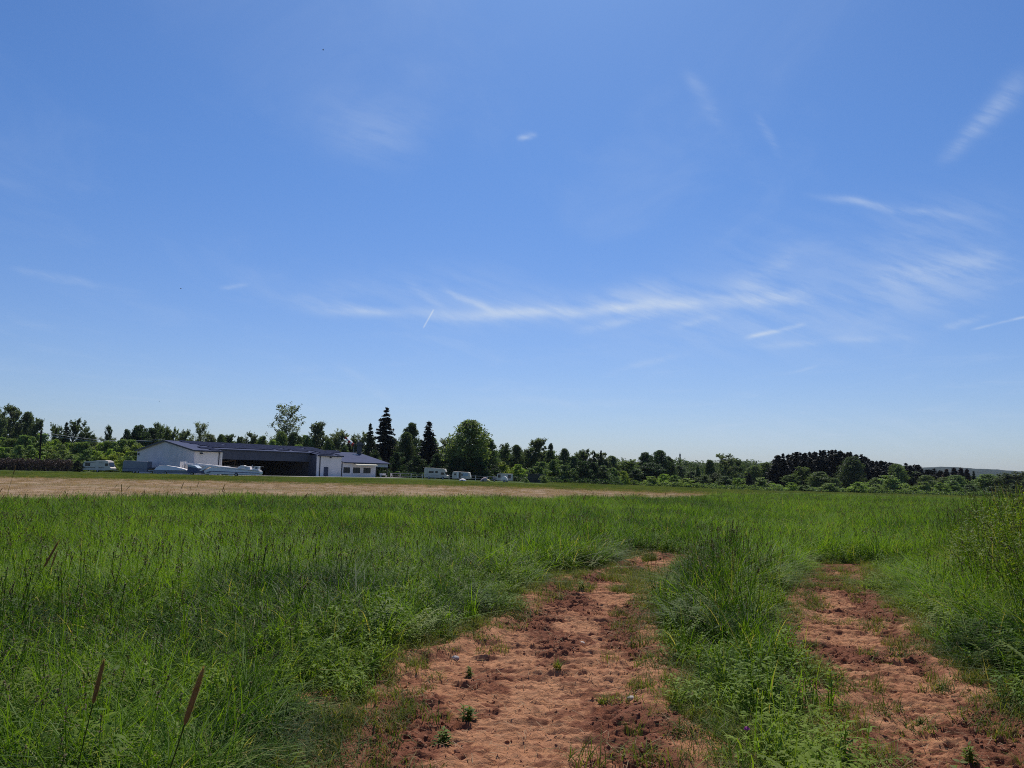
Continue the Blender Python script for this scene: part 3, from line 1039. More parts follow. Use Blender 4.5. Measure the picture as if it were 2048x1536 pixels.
# thicket in the middle and shrubs
shr = 'bright leafy shrub in the belt between the hedge and the hangar'
for i in range(46):
    px = -10 + (i % 23) * 13.4 + random.uniform(-5, 5)
    back = i < 23
    top = (874 if px < 90 else 884) + random.uniform(-6, 9) + (0 if back else 20)
    if px > 284 and not back:
        continue
    tree('bush', 'shrub', px, top, random.uniform(40, 58), (205 if back else 190) + random.uniform(-5, 5), random.choice(['mid', 'bright', 'mid', 'olive', 'lime' if px > 190 else 'mid']),
         shr, 'shrub', 'shrubs left of the hangar')
for row in [
    (225, 908, 44, 176, 'lime', 'yellow-green shrub beside the left caravan'), (258, 912, 40, 178, 'mid', 'green shrub rising over the grey-blue box trailer'),
    (1005, 924, 44, 214, 'lime', 'bright yellow-green shrub behind the white round-topped trailer'), (1037, 929, 48, 212, 'bright', 'bright shrub left of the dark shed'),
    (1082, 924, 50, 226, 'mid', 'dim green shrub behind the dark shed'), (1060, 936, 40, 224, 'dark', 'dark shrub behind the shed roof'), (1088, 951, 22, 181, 'mid', 'low shrub leaning over the right corner of the shed'), (1052, 957, 16, 180, 'mid', 'low shrub at the left corner of the shed'),
    (1107, 920, 54, 216, 'mid', 'green-topped shrub at the left end of the dark thicket'), (1130, 931, 50, 212, 'dark', 'dark shrub low in the thicket, near the shed'),
    (1146, 914, 46, 222, 'dark', 'dark shrub high in the left half of the thicket'), (1163, 922, 54, 216, 'deep', 'very dark shrub in the middle of the thicket'),
    (1187, 925, 50, 218, 'deep', 'very dark shrub under the two pointed trees of the thicket'), (1208, 931, 44, 220, 'dark', 'dark shrub at the right end of the thicket'),
    (1228, 936, 38, 232, 'mid', 'mid green shrub leaning out of the thicket'), (1247, 943, 30, 236, 'lime', 'upright yellow-green shrub right of the thicket'),
    (1270, 940, 44, 250, 'deep', 'dark shrub left of the low bright shrubs'), (1305, 953, 46, 246, 'bright', 'low bright rounded shrub at the foot of the oaks'),
    (1327, 948, 40, 252, 'bright', 'taller bright shrub below the flat-topped oak'), (1348, 950, 40, 252, 'mid', 'green shrub right of the taller bright shrub'),
    (1372, 957, 52, 248, 'bright', 'wide low bright shrub below the lattice mast'), (1410, 950, 44, 256, 'dark', 'dark shrub right of the bright young tree'),
    (1450, 952, 50, 258, 'dark', 'dark shrub beneath the airy tree'), (1477, 956, 32, 256, 'bright', 'small bright shrub left of the egg-shaped yew'),
    (1524, 955, 50, 262, 'mid', 'green shrub right of the egg-shaped yew'), (1542, 966, 40, 264, 'bright', 'low bright shrub left of the dark wood'),
    (1556, 970, 28, 268, 'mid', 'tiny shrub at the left corner of the dark wood'), (1582, 965, 28, 274, 'bright', 'bright rounded shrub before the trunks of the dark wood'),
    (1610, 970, 52, 276, 'mid', 'low green shrub under the pale willow'), (1655, 966, 46, 278, 'mid', 'low green shrub under the round willow'),
    (1716, 964, 56, 276, 'bright', 'wide bright shrub at the foot of the broad beech'), (1752, 968, 40, 282, 'mid', 'green shrub between the wide bright shrub and the big shrub'),
    (1781, 951, 62, 284, 'mid', 'big rounded shrub in front of the low end of the wood'), (1824, 972, 36, 290, 'bright', 'small bright shrub right of the big rounded shrub'),
    (1848, 964, 46, 294, 'mid', 'green shrub before the brownish stand, at its left'), (1880, 966, 44, 298, 'bright', 'bright shrub before the middle of the brownish stand'),
    (1907, 961, 46, 300, 'mid', 'green shrub before the right of the brownish stand'), (1940, 968, 44, 302, 'dark', 'dark shrub left of the wide green willow'),
    (1985, 972, 54, 302, 'dark', 'dark shrub under the wide green willow'), (2030, 970, 54, 300, 'dark', 'dark shrub near the right edge of the view'),
    (156, 922, 24, 166, 'spruce', 'very dark bush at the end of the brown hedge by the caravan'),
    (600, 890, 44, 226, 'mid', 'green shrub behind the hangar roof'), (545, 880, 40, 236, 'mid', 'green shrub left of the birch foot'),
    (750, 900, 50, 214, 'deep', 'dark shrub behind the clubhouse roof end'), (795, 905, 54, 212, 'deep', 'dark shrub under the tallest spruce'),
    (832, 912, 50, 208, 'deep', 'dark shrub behind the fence left of the motorhome'), (876, 908, 50, 206, 'deep', 'dark shrub behind the motorhome'),
    (918, 915, 60, 200, 'deep', 'dark shrub behind the white caravan with the open door'), (960, 915, 60, 200, 'deep', 'dark shrub behind the two little tents'),
    (990, 930, 40, 204, 'deep', 'dark shrub between the tents and the round-topped trailer'),
]:
    px, top, w, Y, tone, lab = row
    tree('bush', 'shrub', px, top, w, Y, tone, lab, 'shrub')


def card_stuff(name, spec, label, kind, m, size, tone, per):
    """leafy mass: spec rows are (x, y, base z, height, width)"""
    Q, RN = [], []
    for x, y, z0, h, w in spec:
        d = rdir(per)
        rad = RNG.uniform(.3, 1, (per, 1)) ** .5
        cz = RNG.uniform(0, 1, per)
        prof = (1 - cz ** 1.6)[:, None] * .5 + .5
        c = np.stack([x + d[:, 0] * w / 2 * rad[:, 0] * prof[:, 0], y + d[:, 1] * w / 2 * rad[:, 0] * prof[:, 0], z0 + cz * h], 1)
        Q.append(cards(c, d, size))
        RN.append(np.clip(RNG.normal(.5, .15) + RNG.normal(0, .2, per), 0, 1))
    o = link(name, card_mesh(name, np.concatenate(Q), m, np.concatenate(RN)))
    g = GREENS[tone]
    o.color = (*g, 1)
    return tag(o, label, kind='stuff')


# far wood that reads as one mass
spec = []
for i in range(230):
    px = 1195 + i * 1.75 + random.uniform(-3, 3)
    top = 921 + 3 * math.sin(px * .05) + random.choice([0, 0, 2, 4, -4, 3]) + (px - 1200) * .008
    Y = random.uniform(420, 470)
    p = at_depth(px, top, Y)
    z0 = tz(p.x, Y)
    spec.append((p.x, Y, z0, p.z - z0, random.uniform(3.5, 8)))
card_stuff("far_wood", spec, 'dark mixed wood far behind the meadow, below the lattice mast', 'stuff', M_LEAF, .42, 'dark', 260)
spec = []
for i in range(260):
    px = -60 + i * 4.7 + random.uniform(-4, 4)
    top = float(np.interp(px, [-60, 200, 330, 700, 1000, 1200], [880, 886, 880, 890, 900, 920])) + random.uniform(-2, 8)
    Y = random.uniform(275, 305)
    p = at_depth(px, top, Y)
    z0 = tz(p.x, Y)
    spec.append((p.x, Y, z0, p.z - z0, random.uniform(5, 10)))
card_stuff("far_wood", spec, 'dim green wood behind the hangar and the tall trees', 'stuff', M_LEAF, .42, 'dark', 260)
spec = []
for i in range(120):
    px = 1850 + i * 3.2 + random.uniform(-4, 4)
    Y = random.uniform(360, 400)
    p = at_depth(px, float(np.interp(px, [1850, 1960, 2200], [947, 955, 952])) + random.uniform(-1, 4), Y)
    z0 = tz(p.x, Y)
    spec.append((p.x, Y, z0, p.z - z0, random.uniform(4, 8)))
card_stuff("far_wood", spec, 'dim wood behind the brownish stand at the right', 'stuff', M_LEAF, .42, 'dark', 240)

# undergrowth along the foot of the trees
spec = []
for px0, px1, Y, n, hh in [(-40, 290, 181, 90, 1.6), (1240, 1560, 245, 140, 1.6), (1540, 2100, 280, 220, 1.7)]:
    for i in range(n):
        px = px0 + (px1 - px0) * (i + random.random()) / n
        y = Y + random.uniform(-4, 4)
        x = (px - 1024) / F * y
        spec.append((x, y, tz(x, y) - .1, hh * random.uniform(.4, 1.2), random.uniform(2, 4)))
card_stuff("undergrowth", spec, 'rank green undergrowth along the foot of the shrubs and trees', 'stuff', M_LEAF, .26, 'mid', 90)

spec = []
for i in range(170):
    px = 785 + 460 * (i + random.random()) / 170
    y = (202 if px < 1010 else 209) + random.uniform(-3, 3)
    x = (px - 1024) / F * y
    spec.append((x, y, tz(x, y) - .1, random.uniform(.6, 1.8), random.uniform(2, 4)))
card_stuff("undergrowth", spec, 'dark undergrowth behind the fence and the caravans', 'stuff', M_LEAF, .26, 'deep', 90)


def hedge():
    t = thing('hedge', 'long reddish-brown withered hedge left of the caravan', 'hedge', ((0 - 1024) / F * 172, 172, 0))
    n = 11000
    L = 24.0
    x = RNG.uniform(-6, L - 7, n)
    top = 2.3 + .45 * (fbm(x * .5, x * 0, 8, 3) - .5) + .25 * RNG.normal(size=n)
    z = RNG.uniform(0, 1, n) ** .8 * top
    y = RNG.normal(0, .75, n)
    Q = cards(np.stack([x, y, z], 1), rdir(n), .13, .1, 1.6)
    o = link('foliage', card_mesh('foliage', Q, M_NEEDLE), t)
    o.color = (.10, .062, .05, 1)
    bm = B_()
    for i in range(24):
        xx = -6 + i * .72
        tube(bm, [(xx, 0, -.1), (xx + random.uniform(-.3, .3), random.uniform(-.4, .4), 1.6)], [.04, .01], 5)
    obj('stems', bm, M_BARK, t)


hedge()

# ------------------------------------------------------------------ hangar and clubhouse
FX, FY = .605, .796
C0 = Vector((-63.0, 154.0, -.02))
HROT = math.atan2(FY, FX)
M_WHITEWALL = paint("white_render", (.86, .78, .74), .85, .2, .3, .25)
M_GABLE = corrugated("grey_cladding", (.74, .66, .67), .33, 1, .65, .15, 0, .004)
M_FASCIA = corrugated("dark_cladding", (.085, .09, .115), .30, 0, .65, .15, 0, .004)
M_ROOF = corrugated("blue_grey_roof", (.075, .088, .15), .25, 0, .8, .03, 0, .003)
M_TRIM = paint("dark_trim", (.035, .038, .055), .5, .4, .1)
M_PANEL = paint("solar_glass", (.013, .019, .05), .8, .02, .3, .8)
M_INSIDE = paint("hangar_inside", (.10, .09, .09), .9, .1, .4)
M_DOOR = paint("navy_door", (.045, .055, .10), .5, .4, .2)
M_GLASS = paint("window_glass", (.02, .022, .026), .15, .5, .05)
M_WHITE = paint("white_gelcoat", (.88, .80, .74), .6, .15, .15, .8)
M_OFFWHITE = paint("aged_white", (.70, .61, .52), .6, .15, .35, .8)
M_STRIPE = paint("blue_stripe", (.05, .07, .16), .4, .4, .1)
M_BROWNSTRIPE = paint("brown_stripe", (.07, .05, .04), .4, .4, .1)
M_TYRE = paint("rubber", (.02, .02, .02), .85, .2, .2)
M_METAL = paint("galvanised", (.38, .39, .41), .45, .5, .3, 2, .6)
M_CHIM = paint("sooty_render", (.12, .115, .11), .85, .1, .4)
M_POLE = paint("tarred_wood", (.02, .017, .014), .9, .03, .3)
M_MAST = paint("mast_steel", (.17, .17, .175), .7, .1, .2)
M_CREAM = paint("cream_canvas", (.70, .64, .50), .8, .2, .2)
M_AWBLUE = paint("pale_blue_panel", (.34, .42, .50), .6, .3, .2)
M_WOOD = paint("brown_timber", (.18, .12, .07), .8, .2, .4)
EAVE, RIDGE, DEP, LEN = 4.9, 6.9, 22.6, 37.7
SL = (RIDGE - EAVE) / (DEP / 2)


def zr(v):
    return EAVE + SL * min(v, DEP - v)


hg = thing('hangar', 'long white hangar with dark cladding over its open bay and solar panels on the roof', 'hangar', C0, HROT)
bm = B_()
a = [(0, 0, 0), (0, DEP, 0), (0, DEP, EAVE), (0, DEP / 2, RIDGE), (0, 0, EAVE)]
v0 = [bm.verts.new(p) for p in a]
v1 = [bm.verts.new((.25, p[1], p[2])) for p in a]
bm.faces.new(v0)
bm.faces.new(v1[::-1])
for i in range(5):
    j = (i + 1) % 5
    bm.faces.new((v0[i], v1[i], v1[j], v0[j]))
gw = obj('gable_wall', bm, M_GABLE, hg)
bm = B_()
box(bm, .6, 1.0, -.02, .02, 0, .4)
lampm = obj('lamp', box(B_(), -.25, -.003, 21.6, 21.95, 3.9, 4.3), M_TRIM, gw)
obj('junction_box', box(B_(), -.18, -.003, 2.4, 2.7, 1.9, 2.5), M_TRIM, gw)
bm = B_()
box(bm, .253, 6.05, .0, .25, 0, 4.88)
box(bm, 5.8, 6.05, .253, 3.0, 0, 4.88)
fw = obj('front_wall', bm, M_WHITEWALL, hg)
obj('wall_lamp', box(B_(), 1.2, 1.7, -.35, -.003, 4.2, 4.45), M_TRIM, fw)
obj('corner_post', box(B_(), 5.85, 6.15, -.12, -.003, 0, 4.8), M_WHITE, fw)
obj('drainpipe', box(B_(), 5.35, 5.5, -.14, -.003, 0, 4.8), M_TRIM, fw)
bm = B_()
box(bm, 30.5, 32.5, 0, .25, 0, 4.88)
box(bm, 32.5, 33.9, 0, .25, 2.25, 4.88)
box(bm, 33.9, LEN, 0, .25, 0, 4.88)
rw = obj('front_wall', bm, M_WHITEWALL, hg)
rw['label'] = 'white end wall with a navy door'
obj('drainpipe', box(B_(), 31.2, 31.38, -.15, -.003, 0, 4.7), M_TRIM, rw)
obj('wall_lamp', box(B_(), 34.1, 34.5, -.3, -.003, 4.35, 4.6), M_TRIM, rw)
dr = obj('door', box(B_(), 32.55, 33.85, .08, .16, 0, 2.2), M_DOOR, hg)
obj('handle', box(B_(), 32.65, 32.8, .0, .077, 1.0, 1.06), M_METAL, dr)
bm = B_()
box(bm, 30.5, 30.75, .253, 3.0, 0, 4.88)
obj('side_wall', bm, M_FASCIA, hg)
bm = B_()
box(bm, 6.053, 30.497, 2.75, 2.95, 3.35, zr(3) - .06)
obj('fascia', bm, M_FASCIA, hg)
bm = B_()
box(bm, .253, LEN, DEP - .25, DEP, 0, EAVE)
box(bm, LEN - .25, LEN, .253, DEP - .253, 0, EAVE - .02)
box(bm, 6.0, 6.2, 3.003, DEP - .253, 0, EAVE)
box(bm, 30.75, 31.0, 3.003, DEP - .253, 0, EAVE)
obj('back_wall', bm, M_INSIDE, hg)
bm = B_()
a = [bm.verts.new(p) for p in ((LEN, 0, EAVE - .02), (LEN, DEP, EAVE - .02), (LEN, DEP / 2, RIDGE - .03))]
bm.faces.new(a)
obj('gable_end', bm, M_WHITEWALL, hg)
bm = B_()
box(bm, 6.2, 30.5, 2.0, DEP - .3, -.05, .03)
obj('hangar_floor', bm, M_CONCRETE, hg)


def slope(bm, u0, u1, va, vb, dz=.02, th=.1):
    za, zb = zr(va) if va >= 0 else EAVE + SL * va, zr(vb)
    q = [(u0, va, za + dz), (u1, va, za + dz), (u1, vb, zb + dz), (u0, vb, zb + dz)]
    lo = [bm.verts.new(p) for p in q]
    hi = [bm.verts.new((p[0], p[1], p[2] + th)) for p in q]
    bm.faces.new(lo[::-1])
    bm.faces.new(hi)
    for i in range(4):
        j = (i + 1) % 4
        bm.faces.new((lo[i], lo[j], hi[j], hi[i]))


bm = B_()
slope(bm, -.35, 6.0, -.35, DEP / 2)
slope(bm, 6.0, 30.55, 2.6, DEP / 2)
slope(bm, 30.55, LEN + .3, -.35, DEP / 2)
q = [bm.verts.new(p) for p in ((-.35, DEP / 2, RIDGE + .06), (LEN + .3, DEP / 2, RIDGE + .06), (LEN + .3, DEP + .35, EAVE - .02), (-.35, DEP + .35, EAVE - .02))]
bm.faces.new(q)
roof = obj('roof', bm, M_ROOF, hg)
bm = B_()
for u0 in (-.42, LEN + .31):
    for va, vb in ((-.4, DEP / 2), (DEP / 2, DEP + .4)):
        za, zb = EAVE + SL * min(va, DEP - va), EAVE + SL * min(vb, DEP - vb)
        vs = [bm.verts.new(p) for p in ((u0, va, za - .16), (u0, vb, zb - .16), (u0, vb, zb + .16), (u0, va, za + .16))]
        ws = [bm.verts.new((p.co.x + .07, p.co.y, p.co.z)) for p in vs]
        bm.faces.new(vs)
        bm.faces.new(ws[::-1])
        for i in range(4):
            j = (i + 1) % 4
            bm.faces.new((vs[i], ws[i], ws[j], vs[j]))
obj('verge_trim', bm, M_TRIM, roof)
bm = B_()
box(bm, -.3, 6.2, -.52, -.36, EAVE - .22, EAVE + .02)
box(bm, 30.4, LEN + .3, -.52, -.36, EAVE - .22, EAVE + .02)
box(bm, 6.2, 30.4, 2.48, 2.6, zr(2.6) - .12, zr(2.6) + .1)
obj('gutter', bm, M_TRIM, roof)
obj('antenna', tube(B_(), [(1.4, DEP / 2 - .6, RIDGE - .2), (1.4, DEP / 2 - .6, RIDGE + 2.1)], [.06, .035], 6), M_TRIM, roof)
rows = [(.1, 1.75), (1.95, 3.6), (3.8, 5.45), (5.65, 7.3), (7.5, 9.15), (9.35, 11.0)]
for ri, (va, vb) in enumerate(rows):
    bm = B_()
    u = [8.2, 7.0, 5.7, 4.6, 3.6, 2.7][ri] - 4.5 * (ri < 2)
    while u + 1.0 < LEN + .1:
        if not (vb < 3.2 and 5.0 < u < 30.6) and not (ri == 1 and 5 < u < 30.6):
            if random.random() < .10 and ri < 5:
                u += 1.06
                continue
            lift = random.uniform(.17, .21)
            q = [(u, va, zr(va) + lift), (u + 1.0, va, zr(va) + lift), (u + 1.0, vb - .12, zr(vb) + lift + .03), (u, vb - .12, zr(vb) + lift + .03)]
            lo = [bm.verts.new(p) for p in q]
            hi = [bm.verts.new((p[0], p[1], p[2] + .05)) for p in q]
            bm.faces.new(lo[::-1])
            bm.faces.new(hi)
            for i in range(4):
                j = (i + 1) % 4
                bm.faces.new((lo[i], lo[j], hi[j], hi[i]))
        u += 1.06
    obj('solar_panel_row', bm, M_PANEL, roof)

cl = thing('clubhouse', 'low white clubhouse with three dark windows and blue-grey roof, joined to the hangar end', 'building', C0 + Vector((FX * 37.75, FY * 37.75, 0)), HROT)
CL, CE, CR = 15.1, 3.5, 6.1
wins = [(.65, 2.75), (3.65, 5.95), (6.95, 9.35)]
bm = B_()
xs = [0.02]
for w0, w1 in wins:
    xs += [w0, w1]
xs.append(11.0)
for i in range(0, len(xs), 2):
    box(bm, xs[i], xs[i + 1], 0, .25, 0, CE - .05)
for w0, w1 in wins:
    box(bm, w0, w1, .002, .248, 0, .95)
    box(bm, w0, w1, .002, .248, 2.3, CE - .05)
box(bm, 10.75, 11.0, .253, 4.0, 0, CE - .05)
cw = obj('front_wall', bm, M_WHITEWALL, cl)
obj('drainpipe', box(B_(), .05, .22, -.14, -.003, 0, CE - .1), M_TRIM, cw)
for w0, w1 in wins:
    bm = B_()
    for bx in ((w0, w1, .95, 1.03), (w0, w1, 2.22, 2.3), (w0, w0 + .08, 1.03, 2.22), (w1 - .08, w1, 1.03, 2.22), ((w0 + w1) / 2 - .04, (w0 + w1) / 2 + .04, 1.03, 2.22)):
        box(bm, bx[0], bx[1], .06, .14, bx[2], bx[3])
    wf = obj('window', bm, M_TRIM, cl)
    obj('pane', box(B_(), w0 + .081, w1 - .081, .10, .12, 1.031, 2.219), M_GLASS, wf)
    obj('sill', box(B_(), w0 - .08, w1 + .08, -.12, -.003, .86, .94), M_WHITE, wf)
bm = B_()
prism(bm, [(3.4, 0), (10.3, 0), (10.3, .08), (3.4, .08)], 0, 0.001)
bm.free()
bm = B_()
q = [(3.4, -.02, 3.28), (10.3, -.02, 3.28), (10.3, -1.5, 2.95), (3.4, -1.5, 2.95)]
lo = [bm.verts.new(p) for p in q]
hi = [bm.verts.new((p[0], p[1], p[2] + .05)) for p in q]
bm.faces.new(lo)
bm.faces.new(hi[::-1])
for i in range(4):
    j = (i + 1) % 4
    bm.faces.new((lo[i], hi[i], hi[j], lo[j]))
box(bm, 3.4, 10.3, -1.56, -1.503, 2.72, 3.0)
obj('awning', bm, M_CREAM, cl)
bm = B_()
box(bm, 11.003, CL, .0, .15, 2.55, CE - .05)
obj('porch_panel', bm, M_AWBLUE, cl)
for ux in (CL - .2,):
    obj('porch_post', box(B_(), ux, ux + .18, 0, .18, 0, 2.548), M_TRIM, cl)
bm = B_()
box(bm, 0.02, CL, DEP - .25, DEP, 0, CE)
box(bm, 11.003, CL, 4.0, 4.2, 0, CE - .05)
box(bm, CL - .2, CL, 4.203, DEP - .253, 0, CE - .05)
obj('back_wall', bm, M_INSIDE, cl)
bm = B_()
for va, vb, za, zb in ((-.5, DEP / 2, CE - .1, CR), (DEP / 2, DEP + .4, CR, CE)):
    q = [(0.35, va, za), (CL + .4, va, za), (CL + .4, vb, zb), (0.35, vb, zb)]
    lo = [bm.verts.new(p) for p in q]
    hi = [bm.verts.new((p[0], p[1], p[2] + .12)) for p in q]
    bm.faces.new(lo[::-1])
    bm.faces.new(hi)
    for i in range(4):
        j = (i + 1) % 4
        bm.faces.new((lo[i], lo[j], hi[j], hi[i]))
rf = obj('roof', bm, M_ROOF, cl)
obj('gutter', box(B_(), .35, CL + .4, -.68, -.51, CE - .2, CE), M_TRIM, rf)
bm = B_()
csl = (CR - CE + .1) / (DEP / 2 + .5)
for u0, va in ((.6, 6.6), (2.0, 8.7), (4.2, 10.0)):
    for i in range(3 if u0 < 4 else 4):
        uu = u0 + i * 1.05
        z = CE - .1 + csl * (va + .5) + .22
        q = [(uu, va, z), (uu + 1, va, z), (uu + 1, va + 1.5, z + csl * 1.5 + .2), (uu, va + 1.5, z + csl * 1.5 + .2)]
        bm.faces.new([bm.verts.new(p) for p in q])
obj('solar_panel_row', bm, M_PANEL, rf)
bm = B_()
zc = CE - .1 + csl * 10.5
for xx, yy, s, za, zb in ((13.9, 9.6, .45, zc - .6, zc + 2.3), (13.9, 9.6, .68, zc + 2.303, zc + 2.75), (13.9, 9.6, .5, zc + 2.753, zc + 3.1)):
    box(bm, xx - s, xx + s, yy - s, yy + s, za, zb)
ch = obj('chimney', bm, M_CHIM, rf, .03)
obj('skylight', box(B_(), 11.0, 12.2, 8.2, 8.9, CE - .1 + csl * 8.7, CE + .12 + csl * 9.2), M_WHITE, rf)

# concrete apron, as sheets on the ground
ap = [C0 + Vector((FX * u - FY * v, FY * u + FX * v, 0)) for u, v in ((2, -5.5), (2, 2.2), (56, 1.0), (57, -5), (40, -9.5), (22, -9.0))]
sheet("apron", [(p.x, p.y) for p in ap], M_CONCRETE, .5, .035, 1.0)


def wheel(parent, x, y, r, w=.2):
    t = obj('wheel', tube(B_(), [(x, y - w / 2, r), (x, y + w / 2, r)], [r, r], 16), M_TYRE, parent)
    obj('rim', tube(B_(), [(x, y - w / 2 - .02, r), (x, y - w / 2 + .04, r)], [r * .55, r * .55], 12), M_METAL, t)
    return t


def place(px, py, Y=None):
    """where a thing standing on the ground below photo pixel (px, py) is"""
    if Y is None:
        p = ground_hit(px, py)
        return Vector((p.x, p.y, tz(p.x, p.y)))
    x = at_depth(px, py, Y).x
    return Vector((x, Y, tz(x, Y)))


def windows(root, y, rows, m=None, fr=None):
    for x0, x1, z0, z1 in rows:
        f = obj('window', box(B_(), x0, x1, y - .035, y - .002, z0, z1), fr or M_TRIM, root, .0)
        obj('pane', box(B_(), x0 + .05, x1 - .05, y - .05, y - .036, z0 + .05, z1 - .05), m or M_GLASS, f)


def van_body(prof, y0, y1, m, root, bev=.06):
    return obj('body', prism(B_(), prof, y0, y1), m, root, bev)


# left caravan: 6.6 m long, 2.7 m high, seen from its door side
p = place(164, 946, 166)
s = 166 / F
cv = thing('caravan', 'cream caravan with brown stripes and a raised front roof, parked by the brown hedge', 'caravan', p, R(-4))
bd = van_body([(0, .45), (5.0, .45), (6.3, .55), (6.35, .95), (6.0, 1.25), (5.55, 2.45), (4.9, 2.6), (3.1, 2.62), (2.9, 2.45), (.25, 2.25), (.05, 1.6), (-.05, 1.0)], 0, 2.1, M_OFFWHITE, cv)
for z0, z1 in ((.98, 1.07), (2.0, 2.08)):
    obj('stripe', box(B_(), .12, 4.85, -.02, -.002, z0, z1), M_BROWNSTRIPE, bd)
windows(cv, 0, [(.55, 1.65, 1.35, 1.95)])
dr = obj('door', box(B_(), 2.85, 3.6, -.04, -.002, .5, 2.4), M_OFFWHITE, cv)
obj('handle', box(B_(), 2.92, 3.02, -.07, -.041, 1.3, 1.4), M_TRIM, dr)
fwn = obj('front_window', prism(B_(), [(6.02, 1.32), (5.72, 2.15), (5.76, 2.17), (6.07, 1.34)], .25, 1.85), M_GLASS, cv)
obj('side_window', box(B_(), 5.0, 5.6, -.03, -.002, 1.4, 1.95), M_GLASS, cv)
wheel(cv, 3.4, .12, .33)
obj('drawbar', tube(B_(), [(6.2, 1.0, .5), (7.4, 1.0, .45)], [.05, .05], 6), M_METAL, cv)

# box trailer
p = place(244, 947, 159)
bt = thing('box_trailer', 'blue-grey closed box trailer between the cream caravan and the glider trailers', 'trailer', p, R(-2))
M_BTR = corrugated("blue_grey_panel", (.22, .23, .28), .8, 0, .5, .4, 0, .01)
bd = van_body([(0, .4), (5.15, .4), (5.15, 2.5), (.25, 2.6), (0, 2.3)], 0, 2.0, M_BTR, bt)
obj('rail', box(B_(), .02, 5.13, -.03, -.002, .93, 1.0), M_STRIPE, bd)
wheel(bt, 2.4, .15, .33)
wheel(bt, 3.1, .15, .33)
obj('drawbar', tube(B_(), [(5.1, 1.0, .5), (6.5, 1.0, .5)], [.06, .05], 6), M_METAL, bt)
p = place(296, 948, 158)
ut = thing('utility_trailer', 'small dark open trailer with plank sides beside the blue-grey box trailer', 'trailer', p, 0)
obj('bed', box(B_(), 0, 1.2, 0, 1.6, .55, .68), M_WHITE, ut)
obj('side_board', box(B_(), 0, 1.2, .0, .06, .85, 1.0), M_WOOD, ut)
obj('load', box(B_(), .1, 1.1, .2, 1.4, .69, 1.3), M_TRIM, ut, .05)
wheel(ut, .6, .1, .3)

# glider trailers
p = place(307, 949, 148.5)
g1 = thing('glider_trailer', 'white glider trailer whose hump tapers to the right, left of the blue tarpaulin box', 'trailer', p, R(-3))
up = obj('lid', prism(B_(), [(0, .85), (.25, 1.35), (.7, 1.68), (2.2, 1.75), (4.2, 1.52), (6.3, 1.05), (6.35, .85)], 0, 1.5, .40), M_WHITE, g1, .08)
lw = obj('body', prism(B_(), [(-.05, .3), (7.6, .3), (7.6, .84), (-.05, .84)], .02, 1.48), M_BTR, g1, .03)
wheel(g1, 2.3, .05, .3)
obj('nose_rack', tube(B_(), [(5.2, .6, 1.25), (5.3, .6, 1.9), (5.9, .6, 1.85)], [.04, .04, .04], 6), M_METAL, g1)

p = place(362, 949, 151)
g2 = thing('glider_trailer', 'long white glider trailer with an upright box end behind the blue tarpaulin box', 'trailer', p, R(-4))
obj('body', prism(B_(), [(.7, .5), (9.2, .5), (9.2, 1.55), (.7, 2.0)], 0, 1.3), M_OFFWHITE, g2, .05)
obj('lid', prism(B_(), [(.6, 2.01), (9.3, 1.56), (9.3, 1.75), (3.0, 2.28), (1.5, 2.3), (.6, 2.2)], -.1, 1.4, .35), M_WHITE, g2, .04)
obj('end_box', box(B_(), -.35, .55, -.05, 1.35, .5, 2.55), M_WHITE, g2, .05)
wheel(g2, 5.2, .05, .3)

p = place(373, 950, 146.5)
tp = thing('covered_trailer', 'small trailer box under a dark blue tarpaulin with pale sloping top', 'trailer', p, R(-6))
obj('cover', prism(B_(), [(0, .55), (2.1, .4), (2.15, 1.3), (.15, 1.6)], 0, 1.6), M_STRIPE, tp, .04)
obj('cover_top', prism(B_(), [(.1, 1.62), (2.2, 1.32), (2.2, 1.36), (1.5, 1.85), (.15, 1.95)], -.03, 1.63), M_AWBLUE, tp, .02)
wheel(tp, 1.1, .05, .28)

p = place(396, 952, 144.5)
g3 = thing('glider_trailer', 'longest white glider trailer with a dark blue band in front of the hangar bay', 'trailer', p, R(-4))
lw = obj('body', prism(B_(), [(1.3, .32), (11.6, .32), (11.75, .6), (11.75, 1.05), (2.4, 1.55), (1.0, .9)], 0, 1.5, .16), M_WHITE, g3, .05)
obj('lid', prism(B_(), [(.2, .9), (1.3, 1.78), (3.2, 1.82), (11.5, 1.25), (11.5, 1.08), (2.35, 1.6), (1.75, 1.6), (.55, .85)], -.04, 1.54, .30), M_WHITE, g3, .03)
obj('band', prism(B_(), [(2.3, .80), (11.7, .62), (11.7, .72), (2.3, .92)], -.025, -.002), M_STRIPE, lw)
obj('front_panel', prism(B_(), [(1.4, .5), (2.2, .92), (2.6, .92), (2.2, .5)], -.03, -.002), M_BTR, lw)
obj('nose_hatch', box(B_(), .5, 1.9, .1, 1.4, .35, .85), M_STRIPE, g3, .05)
wheel(g3, 7.3, .05, .33)
obj('drawbar', tube(B_(), [(.6, .75, .45), (-.3, .75, .4)], [.06, .05], 6), M_METAL, g3)
for a_, b_, mm in (((7.2, 7.9, 8.5, 9.6), (1.55, 2.05, 2.05, 1.45), 'canopy_cover'), ((8.7, 8.8, 9.7, 9.8), (1.4, 1.95, 1.85, 1.35), 'canopy_cover'), ((9.9, 10.7, 11.35, 11.35), (1.3, 1.95, 1.95, 1.22), 'tail_fin_box')):
    c = obj(mm, prism(B_(), list(zip(a_, b_)), .3, 1.2), M_WHITE, g3, .03)
    if mm == 'tail_fin_box':
        obj('vent', box(B_(), 10.75, 11.15, .27, .297, 1.5, 1.75), M_TRIM, c)
p = place(457, 952.5, 141)
wb = thing('white_crate', 'low white crate lying on the grass before the longest glider trailer', 'crate', p, R(10))
